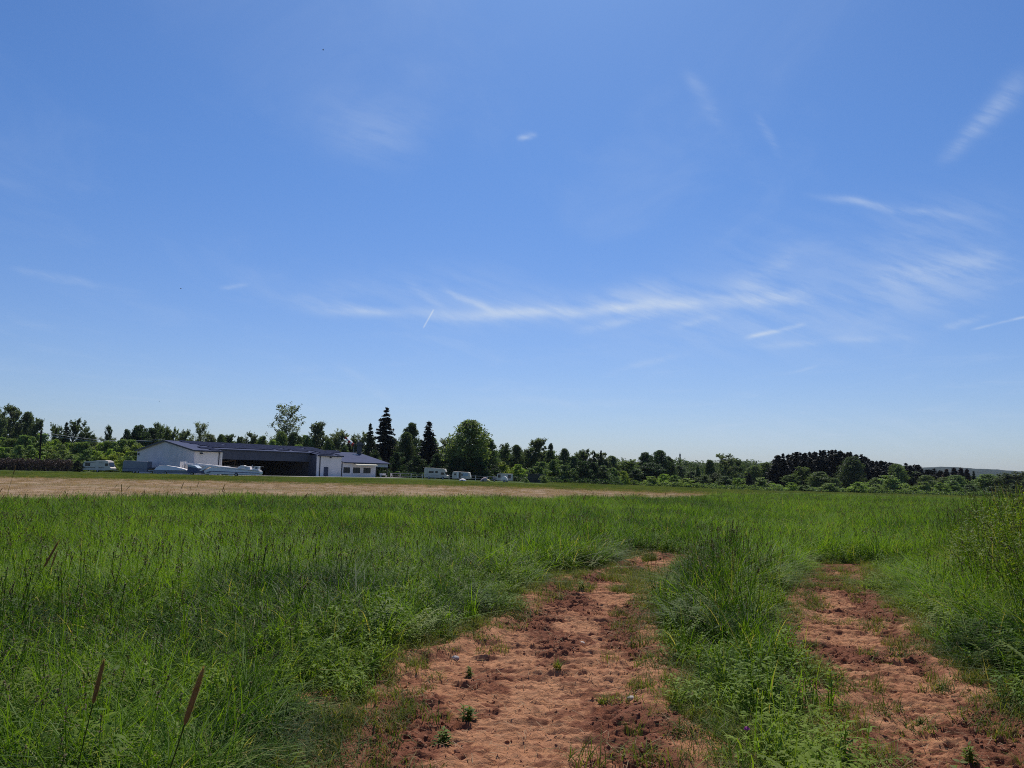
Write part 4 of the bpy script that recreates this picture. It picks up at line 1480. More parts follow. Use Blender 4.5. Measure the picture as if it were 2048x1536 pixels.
obj('crate_body', box(B_(), 0, .75, 0, .5, 0, .22), M_WHITE, wb, .03)
obj('crate_lid', box(B_(), -.03, .78, -.03, .53, .221, .27), M_WHITE, wb, .01)

# light aircraft parked in the dark bay
pa = C0 + Vector((FX * 17 - FY * 9, FY * 17 + FX * 9, .05))
ac = thing('light_aircraft', 'dim light aircraft parked inside the dark hangar bay', 'aircraft', pa, HROT - R(100))
obj('fuselage', tube(B_(), [(-1.2, 0, 1.1), (-1, 0, 1.1), (0, 0, 1.2), (1.2, 0, 1.3), (3.2, 0, 1.2), (5.2, 0, 1.3)], [.05, .38, .5, .52, .3, .1], 12), M_WHITE, ac, 0, True)
obj('wing', box(B_(), -.2, 1.1, -4.6, 4.6, 1.85, 2.0), M_WHITE, ac, .04)
obj('tail_fin', prism(B_(), [(4.4, 1.3), (5.3, 1.3), (5.4, 2.3), (5.0, 2.3)], -.04, .04), M_WHITE, ac)
obj('tailplane', box(B_(), 4.6, 5.3, -1.3, 1.3, 1.4, 1.46), M_WHITE, ac)
for yy in (-.8, .8):
    lg = obj('landing_leg', tube(B_(), [(.3, yy * .4, .9), (.35, yy, .3)], [.05, .04], 6), M_METAL, ac)
    obj('tyre', tube(B_(), [(.35, yy - .08, .25), (.35, yy + .08, .25)], [.25, .25], 14), M_TYRE, lg)
obj('propeller', box(B_(), -1.27, -1.22, -.06, .06, .3, 1.9), M_TRIM, ac)
pa = C0 + Vector((FX * 8.0 - FY * 5, FY * 8.0 + FX * 5, .03))
gl = thing('timber_frame', 'bent brown timber frame standing in the left of the hangar bay', 'frame', pa, HROT)
bm = tube(B_(), [(0, 0, 0.0), (.2, 0, 1.6), (1.2, 0, 2.7), (3.0, 0, 3.0), (4.6, 0, 3.15)], [.12, .12, .12, .11, .08], 8)
obj('arch', bm, M_WOOD, gl)
obj('post', tube(B_(), [(4.5, 0, 0), (4.5, 0, 3.1)], [.08, .08], 6), M_WOOD, gl)

# campsite: motorhome, caravan, tents, round-topped trailer, shed
p = place(848, 959, 176)
mh = thing('motorhome', 'tall white motorhome with an over-cab bulge at the end of the fence', 'motorhome', p, R(-5))
bd = van_body([(0, .4), (5.2, .35), (5.35, .9), (5.0, 1.05), (4.6, 1.65), (4.95, 1.75), (4.7, 2.35), (4.1, 2.45), (1.4, 2.62), (.1, 2.62), (-.05, 2.3)], 0, 2.1, M_OFFWHITE, mh, .06)
obj('stripe', box(B_(), .1, 3.5, -.02, -.002, .95, 1.0), M_STRIPE, bd)
windows(mh, 0, [(1.05, 2.15, 1.45, 1.85), (2.55, 3.1, 1.45, 1.9)])
cb = obj('cab_window', prism(B_(), [(3.85, 1.1), (4.7, 1.1), (4.5, 1.6), (3.85, 1.6)], -.03, -.002), M_GLASS, mh)
obj('windscreen', prism(B_(), [(5.0, 1.1), (4.63, 1.62), (4.68, 1.64), (5.06, 1.12)], .2, 1.9), M_GLASS, mh)
wheel(mh, 1.1, .1, .33)
wheel(mh, 4.3, .1, .33)

p = place(904, 962.5, 168)
c2 = thing('caravan', 'small white caravan with its door standing open and a light-blue awning panel', 'caravan', p, R(-5))
bd = van_body([(0, .4), (3.85, .35), (4.0, .7), (3.75, 1.75), (3.4, 1.85), (.3, 1.95), (.1, 1.8), (-.05, 1.1)], 0, 1.9, M_OFFWHITE, c2, .06)
windows(c2, 0, [(.45, .85, 1.15, 1.5)])
obj('doorway', box(B_(), 1.45, 1.85, -.03, -.002, .55, 1.75), M_GLASS, c2)
d_ = obj('door', box(B_(), 1.05, 1.4, -.06, -.02, .5, 1.8), M_WHITE, c2)
obj('awning_panel', box(B_(), 2.3, 3.5, -.05, -.002, 1.0, 1.55), M_AWBLUE, c2)
windows(c2, 0, [(2.0, 2.25, 1.05, 1.5)])
wheel(c2, 2.0, .1, .28)


def tent(label, px, py, Y, L, H, m, name='tent', peak=.5):
    p = place(px, py, Y)
    t = thing(name, label, 'tent', p, R(-4))
    n, kq = 12, 7
    bm = B_()
    rows_ = []
    for j in range(kq + 1):
        f = j / kq
        rr = math.cos(f * math.pi / 2)
        zz = H * math.sin(f * math.pi / 2)
        rows_.append([bm.verts.new((L / 2 + L / 2 * rr * math.cos(6.283 * q / n) + (peak - .5) * L * f * .6, L / 2 + L / 2 * rr * math.sin(6.283 * q / n), zz)) for q in range(n)])
    for a2, b2 in zip(rows_, rows_[1:]):
        for q in range(n):
            bm.faces.new((a2[q], a2[(q + 1) % n], b2[(q + 1) % n], b2[q]))
    bmesh.ops.remove_doubles(bm, verts=bm.verts[:], dist=1e-4)
    sh = obj('canvas', bm, m, t, 0, True)
    obj('doorway', prism(B_(), [(L * .3, .02), (L * .62, .02), (L * .5, H * .62)], -.01, .05), M_TRIM, t)
    obj('pole', tube(B_(), [(L / 2 + (peak - .5) * L * .6, L / 2, 0), (L / 2 + (peak - .5) * L * .6, L / 2, H + .08)], [.015, .015], 5), M_METAL, t)
    return t


M_PINK = paint("beige_canvas", (.42, .32, .29), .8, .2, .2)
M_YEL = paint("yellow_canvas", (.62, .55, .22), .8, .2, .15)
tent('beige-pink tent with a leaning peak, left of the yellow tent', 959, 963.5, 158, 1.5, .95, M_PINK, peak=.95)
tent('little yellow dome tent beside the beige-pink tent', 969.5, 963.5, 160, 1.15, .55, M_YEL)
tent('low white dome tent before the small white caravan', 917, 963, 160, 1.5, .5, M_WHITE)

p = place(993, 965.5, 168)
c3 = thing('caravan', 'pale caravan with two dark windows behind the round-topped white trailer', 'caravan', p, R(-6))
bd = van_body([(0, .35), (3.3, .35), (3.3, 1.8), (1.0, 1.85), (.1, 1.75)], 0, 1.9, M_OFFWHITE, c3, .05)
windows(c3, 0, [(.3, .85, .95, 1.6), (2.5, 3.1, .85, 1.55)])
wheel(c3, 2.2, .1, .28)
p = place(1002, 966.5, 160)
rt = thing('round_top_trailer', 'small white trailer with a half-round top in front of the pale caravan', 'trailer', p, R(-6))
arc = [(.62 + .62 * math.cos(math.pi * i / 12), .55 + .72 * math.sin(math.pi * i / 12)) for i in range(13)]
obj('body', prism(B_(), arc, 0, 1.2), M_WHITE, rt, .03)
obj('chassis', box(B_(), -.1, 1.4, .05, 1.15, .3, .545), M_OFFWHITE, rt, .02)
wheel(rt, .65, .05, .22)
p = place(985, 965, 172)
sm_ = thing('box_trailer', 'low grey trailer left of the pale caravan with two dark windows', 'trailer', p, R(-5))
obj('body', prism(B_(), [(0, .35), (.85, .35), (.85, 1.0), (0, 1.0)], 0, 1.3), M_BTR, sm_, .03)
obj('lid', box(B_(), -.02, .87, -.02, 1.32, 1.001, 1.06), M_OFFWHITE, sm_)
wheel(sm_, .4, .05, .25)
p = place(1055, 969, 186)
sd_ = thing('shed', 'dark grey corrugated shed half hidden among the shrubs', 'shed', p, R(-6))
M_SHED = corrugated("shed_sheet", (.055, .055, .042), .25, 0, .6, .3, 0, .03)
obj('wall', box(B_(), 0, 4.2, 0, 2.5, 0, 1.95), M_SHED, sd_)
obj('roof', prism(B_(), [(-.15, 1.96), (4.35, 1.96), (4.35, 2.03), (-.15, 2.1)], -.15, 2.65), M_TRIM, sd_)
obj('door', box(B_(), 2.7, 3.5, -.04, -.003, 0, 1.8), M_TRIM, sd_)

# fence with pale posts and two rails, from the clubhouse porch past the caravans
M_RAIL = paint("rail_paint", (.45, .36, .36), .7, .3, .3)
fpts = [(781, 957.5, 193), (800, 958, 192), (822, 958.5, 191), (845, 959, 190), (870, 959.5, 190), (898, 960.5, 189), (925, 961, 188), (951, 961.5, 188), (975, 962.5, 188), (996, 963, 187)]
P0 = [place(*q) for q in fpts]
fe = thing('fence', 'low two-rail fence with pale posts running from the clubhouse porch to the caravans', 'fence', P0[0])
for q in P0:
    obj('post', box(B_(), -.09, .09, -.09, .09, -.1, 1.2), M_OFFWHITE, fe).location = q - P0[0]
for zz in (.45, 1.08):
    for q, q2 in zip(P0, P0[1:]):
        a2, b2 = q - P0[0], q2 - P0[0]
        obj('rail', tube(B_(), [a2 + Vector((0, -.1, zz)), b2 + Vector((0, -.1, zz))], [.06, .06], 6), M_RAIL, fe)
# porch bench
pb = C0 + Vector((FX * 50.2 - FY * (-.4), FY * 50.2 + FX * (-.4), .04))
be = thing('bench', 'white bench in the dark clubhouse porch', 'bench', pb, HROT)
obj('seat', box(B_(), 0, 2.2, 0, .45, .42, .48), M_WHITE, be)
obj('backrest', box(B_(), 0, 2.2, .45, .5, .6, .95), M_WHITE, be)
for lx in (.1, 2.0):
    obj('leg', box(B_(), lx, lx + .08, .02, .43, 0, .418), M_WHITE, be)
pb = C0 + Vector((FX * 53.9 - FY * (-.6), FY * 53.9 + FX * (-.6), .04))
cz = thing('garden_chair', 'white garden chair at the corner of the clubhouse porch', 'chair', pb, HROT + R(30))
obj('seat', box(B_(), 0, .55, 0, .5, .42, .47), M_WHITE, cz)
obj('backrest', box(B_(), 0, .05, 0, .5, .48, 1.05), M_WHITE, cz)
for lx in (.02, .48):
    for ly in (.02, .43):
        obj('leg', box(B_(), lx, lx + .05, ly, ly + .05, 0, .418), M_WHITE, cz)

# windsock behind the roof
p = at_depth(708, 890, 222)
g0 = tz(p.x, 222)
ws = thing('windsock', 'red and white windsock hanging from a mast behind the clubhouse roof', 'windsock', (p.x, 222, g0))
H = p.z - g0
obj('mast', tube(B_(), [(0, 0, 0), (0, 0, H + .6)], [.12, .07], 8), M_METAL, ws)
M_RED = paint("red_cloth", (.45, .04, .03), .8, .2, .1)
M_WCLOTH = paint("white_cloth", (.62, .58, .6), .8, .2, .1)
tipv = at_depth(690.5, 874, 222) - p
pts = [Vector((-.15, 0, H)).lerp(Vector((tipv.x, 0, H + tipv.z)), i / 5) + Vector((0, 0, -.25 * math.sin(math.pi * i / 5))) for i in range(6)]
for i in range(5):
    o = obj('sock_band', tube(B_(), [pts[i], pts[i + 1]], [.50 - .06 * i, .50 - .06 * (i + 1)], 12, False), M_RED if i % 2 == 0 else M_WCLOTH, ws)
    o['label'] = 'red band of the windsock' if i % 2 == 0 else 'white band of the windsock'

# wooden pole with its wires
p = place(78.5, 935, 182)
pt = at_depth(82.5, 861, 182)
po = thing('utility_pole', 'dark wooden pole with wires rising out of the shrubs at the left', 'pole', p)
top = pt - p
obj('post', tube(B_(), [(0, 0, -.3), top], [.22, .17], 10), M_POLE, po)
obj('crossarm', box(B_(), top.x - .55, top.x + .55, -.08, .08, top.z - .6, top.z - .45), M_POLE, po)
we = at_depth(330, 876, 236) - p
for dz_, dy_ in ((-.45, 0), (-1.0, .1)):
    a2 = top + Vector((.4, dy_, dz_))
    b2 = we + Vector((0, dy_, dz_ * .7))
    wp = [a2.lerp(b2, i / 14) - Vector((0, 0, 1.2 * math.sin(math.pi * i / 14))) for i in range(15)]
    obj('wire', tube(B_(), wp, [.035] * 15, 5), M_METAL, po)

# lattice mast far behind the meadow
p = at_depth(1360, 903, 950)
g0 = -7.0
ma = thing('lattice_mast', 'thin grey lattice mast standing on the skyline above the far wood', 'mast', (p.x, 950, g0))
H = p.z - g0
bm = B_()
hw = lambda z: 2.2 - 1.6 * min(1, z / (H * .93))
for sx in (-1, 1):
    for sy in (-1, 1):
        tube(bm, [(sx * hw(0), sy * hw(0), 0), (sx * hw(H * .93), sy * hw(H * .93), H * .93)], [.26, .2], 5)
obj('leg_frame', bm, M_MAST, ma)
bm = B_()
nb = 11
for i in range(nb):
    za, zb = H * .93 * i / nb, H * .93 * (i + 1) / nb
    for sy in (-1, 1):
        tube(bm, [(-hw(za), sy * hw(za), za), (hw(zb), sy * hw(zb), zb)], [.11, .11], 4)
        tube(bm, [(hw(za), sy * hw(za), za), (-hw(zb), sy * hw(zb), zb)], [.11, .11], 4)
    tube(bm, [(-hw(zb), -hw(zb), zb), (hw(zb), -hw(zb), zb)], [.13, .13], 4)
obj('bracing', bm, M_MAST, ma)
bm = B_()
for zf in (.6, .78):
    box(bm, -2.2, 2.2, -.15, .15, H * zf - .15, H * zf + .15)
obj('platform', bm, M_MAST, ma)
obj('top_rod', tube(B_(), [(0, 0, H * .93), (0, 0, H)], [.2, .12], 6), M_METAL, ma)

# three birds in flight
for px, py, Y, lab in ((318.5, 802.5, 120, 'tiny dark bird in flight, lowest, above the white gable'), (361.5, 577.5, 90, 'tiny dark bird in flight halfway up the sky at the left'), (646, 100, 80, 'tiny dark bird in flight high up near the top of the sky')):
    p = at_depth(px, py, Y)
    b = thing('bird', lab, 'bird', p, R(40))
    obj('body', tube(B_(), [(-.1, 0, 0), (-.04, 0, .01), (.05, 0, .01), (.12, 0, 0)], [.005, .03, .028, .006], 7), M_TRIM, b, 0, True)
    bm = B_()
    for sg in (-1, 1):
        vv = [bm.verts.new(q) for q in ((-.05, sg * .02, .02), (.04, sg * .02, .02), (.03, sg * .13, .06), (-.06, sg * .19, .035))]
        bm.faces.new(vv)
    obj('wings', bm, M_TRIM, b)

# ------------------------------------------------------------------ grass
def blades(n, rad, h, wid, lean, droop, seg=4, hvar=.35, clump=1.0, swing=0.0):
    """n bent tapering blades; returns verts, quads, per-vertex rnd"""
    ts = np.linspace(0, 1, seg + 1)
    a = RNG.uniform(0, 2 * np.pi, n)
    rr = rad * np.sqrt(RNG.uniform(0, 1, n)) * clump
    b = np.stack([rr * np.cos(a), rr * np.sin(a), np.zeros(n)], 1)
    az = RNG.uniform(0, 2 * np.pi, n) + swing
    H = h * RNG.uniform(1 - hvar, 1 + hvar, n)
    Ln = np.abs(lean * RNG.normal(1, .5, n)) * H
    Dr = np.abs(droop * RNG.normal(.8, .6, n))
    Wd = wid * RNG.uniform(.6, 1.4, n)
    fa = az + np.pi / 2 + RNG.normal(0, .5, n)
    V = np.zeros((n, seg + 1, 2, 3))
    for i, t in enumerate(ts):
        out = Ln * (t ** 1.8)
        z = H * (t - Dr * t ** 3)
        w = Wd * (1 - t ** 2.2) * .5 + .0003
        c = b + np.stack([out * np.cos(az), out * np.sin(az), z], 1)
        s = np.stack([np.cos(fa) * w, np.sin(fa) * w, np.zeros(n)], 1)
        V[:, i, 0] = c - s
        V[:, i, 1] = c + s
    base = np.arange(n)[:, None, None] * (2 * (seg + 1))
    q = np.array([[2 * i, 2 * i + 1, 2 * i + 3, 2 * i + 2] for i in range(seg)])[None]
    return V.reshape(-1, 3), (base + q).reshape(-1, 4), np.repeat(RNG.uniform(0, 1, n), 2 * (seg + 1))


class Pack:
    def __init__(self):
        self.v, self.q, self.r, self.m, self.n = [], [], [], [], 0

    def add(self, v, q, r, mi=0):
        self.v.append(v)
        self.q.append(q + self.n)
        self.r.append(r)
        self.m.append(np.full(len(q), mi))
        self.n += len(v)
        return self

    def mesh(self, name, mats):
        return mesh_np(name, np.concatenate(self.v), np.concatenate(self.q), mats, np.concatenate(self.m), {'rnd': np.concatenate(self.r)})


def stems_with_heads(pk, n, rad, h, head_len, head_w, lean=.12, stem_w=.0022, mi_stem=0, mi_head=1, fuzz=14):
    for _ in range(n):
        a, rr = RNG.uniform(0, 6.28), rad * math.sqrt(RNG.uniform(0, 1))
        az = RNG.uniform(0, 6.28)
        H = h * RNG.uniform(.7, 1.15)
        L = H * lean * RNG.uniform(.3, 1.6)
        b = np.array([rr * math.cos(a), rr * math.sin(a), 0])
        dirv = np.array([math.cos(az), math.sin(az), 0])
        pts = [b + dirv * L * t ** 2 + np.array([0, 0, H * t]) for t in (0, .35, .7, .88, 1)]
        fa = RNG.uniform(0, 3.14)
        for off in (0, 1.57):
            s = np.array([math.cos(fa + off), math.sin(fa + off), 0]) * stem_w
            vv = np.concatenate([[p - s, p + s] for p in pts])
            qq = np.array([[2 * i, 2 * i + 1, 2 * i + 3, 2 * i + 2] for i in range(4)])
            pk.add(vv, qq, np.full(len(vv), RNG.uniform(0, 1)), mi_stem)
        ax = pts[-1] - pts[-3]
        ax = ax / np.linalg.norm(ax)
        t = RNG.uniform(0, 1, fuzz)[:, None]
        c = pts[-1] - ax * head_len * (t - .12) + RNG.normal(0, head_w, (fuzz, 3)) * (.35 + t)
        qd = cards(c, np.tile(ax, (fuzz, 1)) + RNG.normal(0, 1, (fuzz, 3)), head_w * 1.5, .5, 1.5)
        pk.add(qd.reshape(-1, 3), np.arange(fuzz * 4).reshape(-1, 4), np.full(fuzz * 4, RNG.uniform(0, 1)), mi_head)


def leaf_quads(p, d, L, w, droop=.3):
    """a lanceolate leaf as three quads along direction d"""
    d = d / np.linalg.norm(d)
    s = np.cross(d, [0, 0, 1.0])
    s = s / (np.linalg.norm(s) + 1e-9)
    V = []
    for t, ww in ((0, .12), (.3, 1), (.65, .75), (1, .03)):
        c = p + d * L * t + np.array([0, 0, -droop * L * t * t])
        V += [c - s * w * ww / 2, c + s * w * ww / 2]
    return np.array(V), np.array([[0, 1, 3, 2], [2, 3, 5, 4], [4, 5, 7, 6]])


def herb_pack(pk, n, rad, h, nl, L, w, mi=0):
    """leafy stalks with whorled lanceolate leaves"""
    for _ in range(n):
        a, rr = RNG.uniform(0, 6.28), rad * math.sqrt(RNG.uniform(0, 1))
        H = h * RNG.uniform(.65, 1.15)
        az, ln = RNG.uniform(0, 6.28), RNG.uniform(0, .18)
        b = np.array([rr * math.cos(a), rr * math.sin(a), 0])
        pos = lambda t: b + np.array([math.cos(az) * ln * H * t * t, math.sin(az) * ln * H * t * t, H * t])
        r = RNG.uniform(0, 1)
        s = np.array([.0025, 0, 0])
        vv = np.concatenate([[pos(t) - s, pos(t) + s] for t in (0, .5, 1)])
        pk.add(vv, np.array([[0, 1, 3, 2], [2, 3, 5, 4]]), np.full(6, r), mi)
        for i in range(nl):
            t = .15 + .85 * (i + RNG.uniform(0, .5)) / nl
            fa = i * 2.4 + RNG.uniform(-.3, .3)
            el = RNG.uniform(.1, .7) + .6 * max(0, t - .8)
            d = np.array([math.cos(fa), math.sin(fa), el])
            V, q = leaf_quads(pos(min(t, 1)), d, L * RNG.uniform(.7, 1.2) * (1.15 - .5 * t), w * RNG.uniform(.8, 1.2), RNG.uniform(.1, .6))
            pk.add(V, q, np.full(8, np.clip(r + RNG.normal(0, .15), 0, 1)), mi)


def fern_pack(pk, n, rad, h, mi=0):
    """vetch-like pinnate leaves"""
    for _ in range(n):
        a, rr = RNG.uniform(0, 6.28), rad * math.sqrt(RNG.uniform(0, 1))
        b = np.array([rr * math.cos(a), rr * math.sin(a), 0])
        az = RNG.uniform(0, 6.28)
        dr = np.array([math.cos(az), math.sin(az), 0])
        H = h * RNG.uniform(.5, 1.1)
        r = RNG.uniform(0, 1)
        for j in range(11):
            t = .25 + .75 * j / 10
            p = b + dr * H * .5 * t ** 1.6 + np.array([0, 0, H * (t - .25 * t ** 3)])
            sd = np.cross(dr, [0, 0, 1.0])
            for sg in (-1, 1):
                V, q = leaf_quads(p, sd * sg + dr * .35 + np.array([0, 0, .2]), .05 * (1.1 - .6 * t) * h / .4, .013 * h / .4, .2)
                pk.add(V, q, np.full(8, r), mi)


def clover_pack(pk, n, rad, h, size, mi=0):
    for _ in range(n):
        a, rr = RNG.uniform(0, 6.28), rad * math.sqrt(RNG.uniform(0, 1))
        p = np.array([rr * math.cos(a), rr * math.sin(a), h * RNG.uniform(.3, 1.1)])
        r = RNG.uniform(0, 1)
        f0 = RNG.uniform(0, 6.28)
        tilt = RNG.normal(0, .25, 2)
        for kx in range(3):
            f = f0 + kx * 2.094
            V, q = leaf_quads(p, np.array([math.cos(f), math.sin(f), .15 + tilt[0] * math.cos(f) + tilt[1] * math.sin(f)]), size, size * .7, .3)
            pk.add(V, q, np.full(8, r), mi)


def src(kind, meshes):
    c = bpy.data.collections.new(kind)
    for i, me in enumerate(meshes):
        o = bpy.data.objects.new("%s_source_%02d" % (kind, i), me)
        c.objects.link(o)
    return c


def scatter(name, coll, x, y, scale, idx, label, zs=None, tilt=.12, z=None):
    """one stuff object: a mesh of points that carries the tufts as instances"""
    n = len(x)
    zz = terrain(x, y) - .015 if z is None else z
    me = bpy.data.meshes.new(name)
    me.vertices.add(n)
    me.vertices.foreach_set('co', np.stack([x, y, zz], 1).astype(np.float32).ravel())
    rot = np.stack([RNG.normal(0, tilt, n), RNG.normal(0, tilt, n), RNG.uniform(0, 6.283, n)], 1).astype(np.float32)
    a = me.attributes.new('rot', 'FLOAT_VECTOR', 'POINT')
    a.data.foreach_set('vector', rot.ravel())
    sv = np.stack([scale, scale, scale if zs is None else zs], 1).astype(np.float32)
    a = me.attributes.new('scl', 'FLOAT_VECTOR', 'POINT')
    a.data.foreach_set('vector', sv.ravel())
    a = me.attributes.new('pick', 'INT', 'POINT')
    a.data.foreach_set('value', np.asarray(idx, np.int32))
    o = link(name, me)
    ng = bpy.data.node_groups.new(name + "_nodes", 'GeometryNodeTree')
    ng.interface.new_socket('Geometry', in_out='INPUT', socket_type='NodeSocketGeometry')
    ng.interface.new_socket('Geometry', in_out='OUTPUT', socket_type='NodeSocketGeometry')
    N, Lk = ng.nodes, ng.links
    gi, go = N.new('NodeGroupInput'), N.new('NodeGroupOutput')
    ci = N.new('GeometryNodeCollectionInfo')
    ci.inputs['Collection'].default_value = coll
    ci.inputs['Separate Children'].default_value = True
    ci.inputs['Reset Children'].default_value = True
    ip = N.new('GeometryNodeInstanceOnPoints')
    ip.inputs['Pick Instance'].default_value = True

    def named(nm, tp):
        q = N.new('GeometryNodeInputNamedAttribute')
        q.data_type = tp
        q.inputs['Name'].default_value = nm
        return q.outputs[0]
    e = N.new('FunctionNodeEulerToRotation')
    Lk.new(named('rot', 'FLOAT_VECTOR'), e.inputs[0])
    Lk.new(gi.outputs[0], ip.inputs['Points'])
    Lk.new(ci.outputs[0], ip.inputs['Instance'])
    Lk.new(named('pick', 'INT'), ip.inputs['Instance Index'])
    Lk.new(e.outputs[0], ip.inputs['Rotation'])
    Lk.new(named('scl', 'FLOAT_VECTOR'), ip.inputs['Scale'])
    Lk.new(ip.outputs[0], go.inputs[0])
    md = o.modifiers.new('scatter', 'NODES')
    md.node_group = ng
    return tag(o, label, kind='stuff')


def fan(n, r0, r1, half=50.0):
    """n points spread evenly over the ground fan ahead of the camera"""
    r = np.sqrt(RNG.uniform(r0 * r0, r1 * r1, n))
    a = np.radians(RNG.uniform(-half, half, n))
    return r * np.sin(a), r * np.cos(a)


def area(r0, r1, half=50.0):
    return math.radians(half) * (r1 * r1 - r0 * r0)


# --- tuft sources
near_tufts = []
for i in range(8):
    pk = Pack()
    if i < 3:                                   # matted, bent over
        pk.add(*blades(60, .13, .22, .0092, 1.1, .8, 4, .55))
        pk.add(*blades(8, .12, .34, .0045, .5, .3, 4))
    elif i < 6:                                 # upright leaf blades
        pk.add(*blades(40, .12, .27, .0094, .75, .6, 4, .55))
        pk.add(*blades(12, .11, .38, .005, .5, .3, 4))
    else:                                       # with flowering stalks
        pk.add(*blades(42, .11, .25, .0088, .9, .6, 4, .55))
        stems_with_heads(pk, 1, .08, .60, .07, .0035, fuzz=16)
    near_tufts.append(pk.mesh("tuft", [M_GRASS, M_SEED]))
GR = src("meadow_tuft", near_tufts)
far_tufts = []
for i in range(4):
    pk = Pack()
    pk.add(*blades(85, .30, .42, .010, .5, .3, 3))
    if i > 1:
        stems_with_heads(pk, 2, .28, .56, .07, .006, stem_w=.0025, fuzz=8)
    far_tufts.append(pk.mesh("tuft", [M_GRASS_FAR, M_SEED]))
GF = src("far_tuft", far_tufts)
short = []
for i in range(4):
    pk = Pack()
    pk.add(*blades(40, .10, .10, .0045, .9, .5, 3))
    short.append(pk.mesh("tuft", [M_GRASS_PALE]))
GSH = src("verge_tuft", short)
mown = []
for i in range(2):
    pk = Pack()
    pk.add(*blades(85, .32, .42, .011, .5, .3, 3))
    mown.append(pk.mesh("tuft", [M_SHORT]))
GM = src("mown_tuft", mown)
tall = []
for i in range(4):
    pk = Pack()
    pk.add(*blades(40, .10, .46, .0074, .5, .35, 5, .5))
    stems_with_heads(pk, 3, .08, .82, .10, .004, .18, fuzz=18)
    tall.append(pk.mesh("tuft", [M_GRASS, M_SEED]))
GT = src("tall_tuft", tall)
herbs = []
for i in range(3):
    pk = Pack()
    herb_pack(pk, 3, .10, .75, 26, .135, .023)
    herbs.append(pk.mesh("herb", [M_HERB]))
GH = src("herb_stalk", herbs)
vetch = []
for i in range(3):
    pk = Pack()
    fern_pack(pk, 9, .12, .4)
    vetch.append(pk.mesh("vetch", [M_HERB]))
GV = src("vetch_leaf", vetch)
clov = []
for i in range(3):
    pk = Pack()
    clover_pack(pk, 34, .14, .14, .019)
    pk.add(*blades(24, .13, .20, .0055, .8, .5, 3))
    clov.append(pk.mesh("clover", [M_CLOVER]))
GC = src("clover_leaf", clov)
ros = []
for i in range(4):
    pk = Pack()
    herb_pack(pk, 4, .12, .18 + .04 * i, 13, .078, .017)
    pk.add(*blades(14, .12, .24, .007, .8, .5, 3), 1)
    ros.append(pk.mesh("rosette", [M_CLOVER, M_GRASS]))
GB = src("leafy_rosette", ros)
stub = []
for i in range(3):
    pk = Pack()
    pk.add(*blades(60, .45, .10, .010, 1.2, .5, 2))
    stub.append(pk.mesh("stubble", [M_STRAW]))
GS = src("stubble_tuft", stub)

EP = np.array(EDGE)


def edge_y(x):
    return np.interp(x, EP[:, 0], EP[:, 1]) + 2.0 * (fbm(x * .3, x * 0, 3, 3) - .5)


def tall_ok(x, y):
    return y < edge_y(x)


def verge(x):
    return x


# --- near meadow
def near_scatter(r0, r1, dens, coll, nidx, name, label, hs, scale0):
    n = int(area(r0, r1) * dens)
    x, y = fan(n, r0, r1)
    sA, sB = track_sd(x, y)
    sd = np.maximum(sA, sB)
    nz = fbm(x * .9, y * .9, 12, 3)
    keep = (sd < -.20 - .34 * smooth(.4, .7, nz)) & tall_ok(x, y) & (RNG.uniform(0, 1, n) < .42 + 1.1 * smooth(.28, .6, fbm(x * .5, y * .5, 14, 3)))
    # between the tracks the sward is shorter near the camera
    x, y, sd = x[keep], y[keep], sd[keep]
    ramp = smooth(.1, .9, -sd)
    mid = (sA[keep] < 0) & (sB[keep] < 0) & (x > .3) & (x < .46 * y + .2) & (y < 14)
    ht = (.35 + .65 * ramp) * (.62 + .75 * (fbm(x * .6, y * .6, 18, 3)))
    ht = np.where(mid, ht * (.75 + .75 * smooth(6, 9, y)), ht)
    ht = ht * (.85 + .15 * smooth(3, 9, np.hypot(x, y)))
    sc = RNG.uniform(.8, 1.25, len(x)) * scale0 * np.clip(.35 + .75 * ht, .4, 1.15)
    return scatter(name, coll, x, y, sc, RNG.integers(0, nidx, len(x)), label, zs=ht * hs)


near_scatter(1.1, 7.0, 125, GR, 8, "meadow_grass", 'tall green meadow grass close to the viewer beside the tracks', 1.0, 1.0)
near_scatter(7.0, 16.0, 62, GR, 8, "meadow_grass", 'tall green meadow grass a few steps ahead', 1.05, 1.25)
near_scatter(16.0, 62.0, 13, GF, 4, "meadow_grass", 'tall green meadow grass reaching to the brown mown strip', 1.05, 1.25)
n = 19000
x, y = fan(n, 62, 125)
k_ = tall_ok(x, y)
x, y = x[k_], y[k_]
scatter("meadow_grass", GF, x, y, RNG.uniform(1.6, 2.4, len(x)), RNG.integers(0, 4, len(x)), 'tall green meadow grass far off at the right', zs=np.full(len(x), .55))
n = 26000
x, y = fan(n, 110, 290)
k_ = (x > .05 * y) & (y > edge_y(x))
x, y = x[k_], y[k_]
scatter("meadow_grass", GM, x, y, RNG.uniform(2.2, 3.2, len(x)), RNG.integers(0, 2, len(x)), 'green grass at the foot of the far trees', zs=np.full(len(x), .33))
n = 38000
x, y = fan(n, 70, 190)
fe_ = y - np.interp(x, [p[0] for p in FAR_EDGE], [p[1] for p in FAR_EDGE])
k_ = (fe_ > -14 * RNG.uniform(0, 1, n) ** 1.6 - 26 * smooth(.40, .7, fbm(x * .06, y * .3, 4, 3)) * smooth(-40, 25, x)) & (x < .3 * y) & (y < 150)
x, y = x[k_], y[k_]
scatter("short_grass", GM, x, y, RNG.uniform(1.6, 2.6, len(x)), RNG.integers(0, 2, len(x)), 'short green grass between the brown strip and the hangar', zs=np.full(len(x), .13))

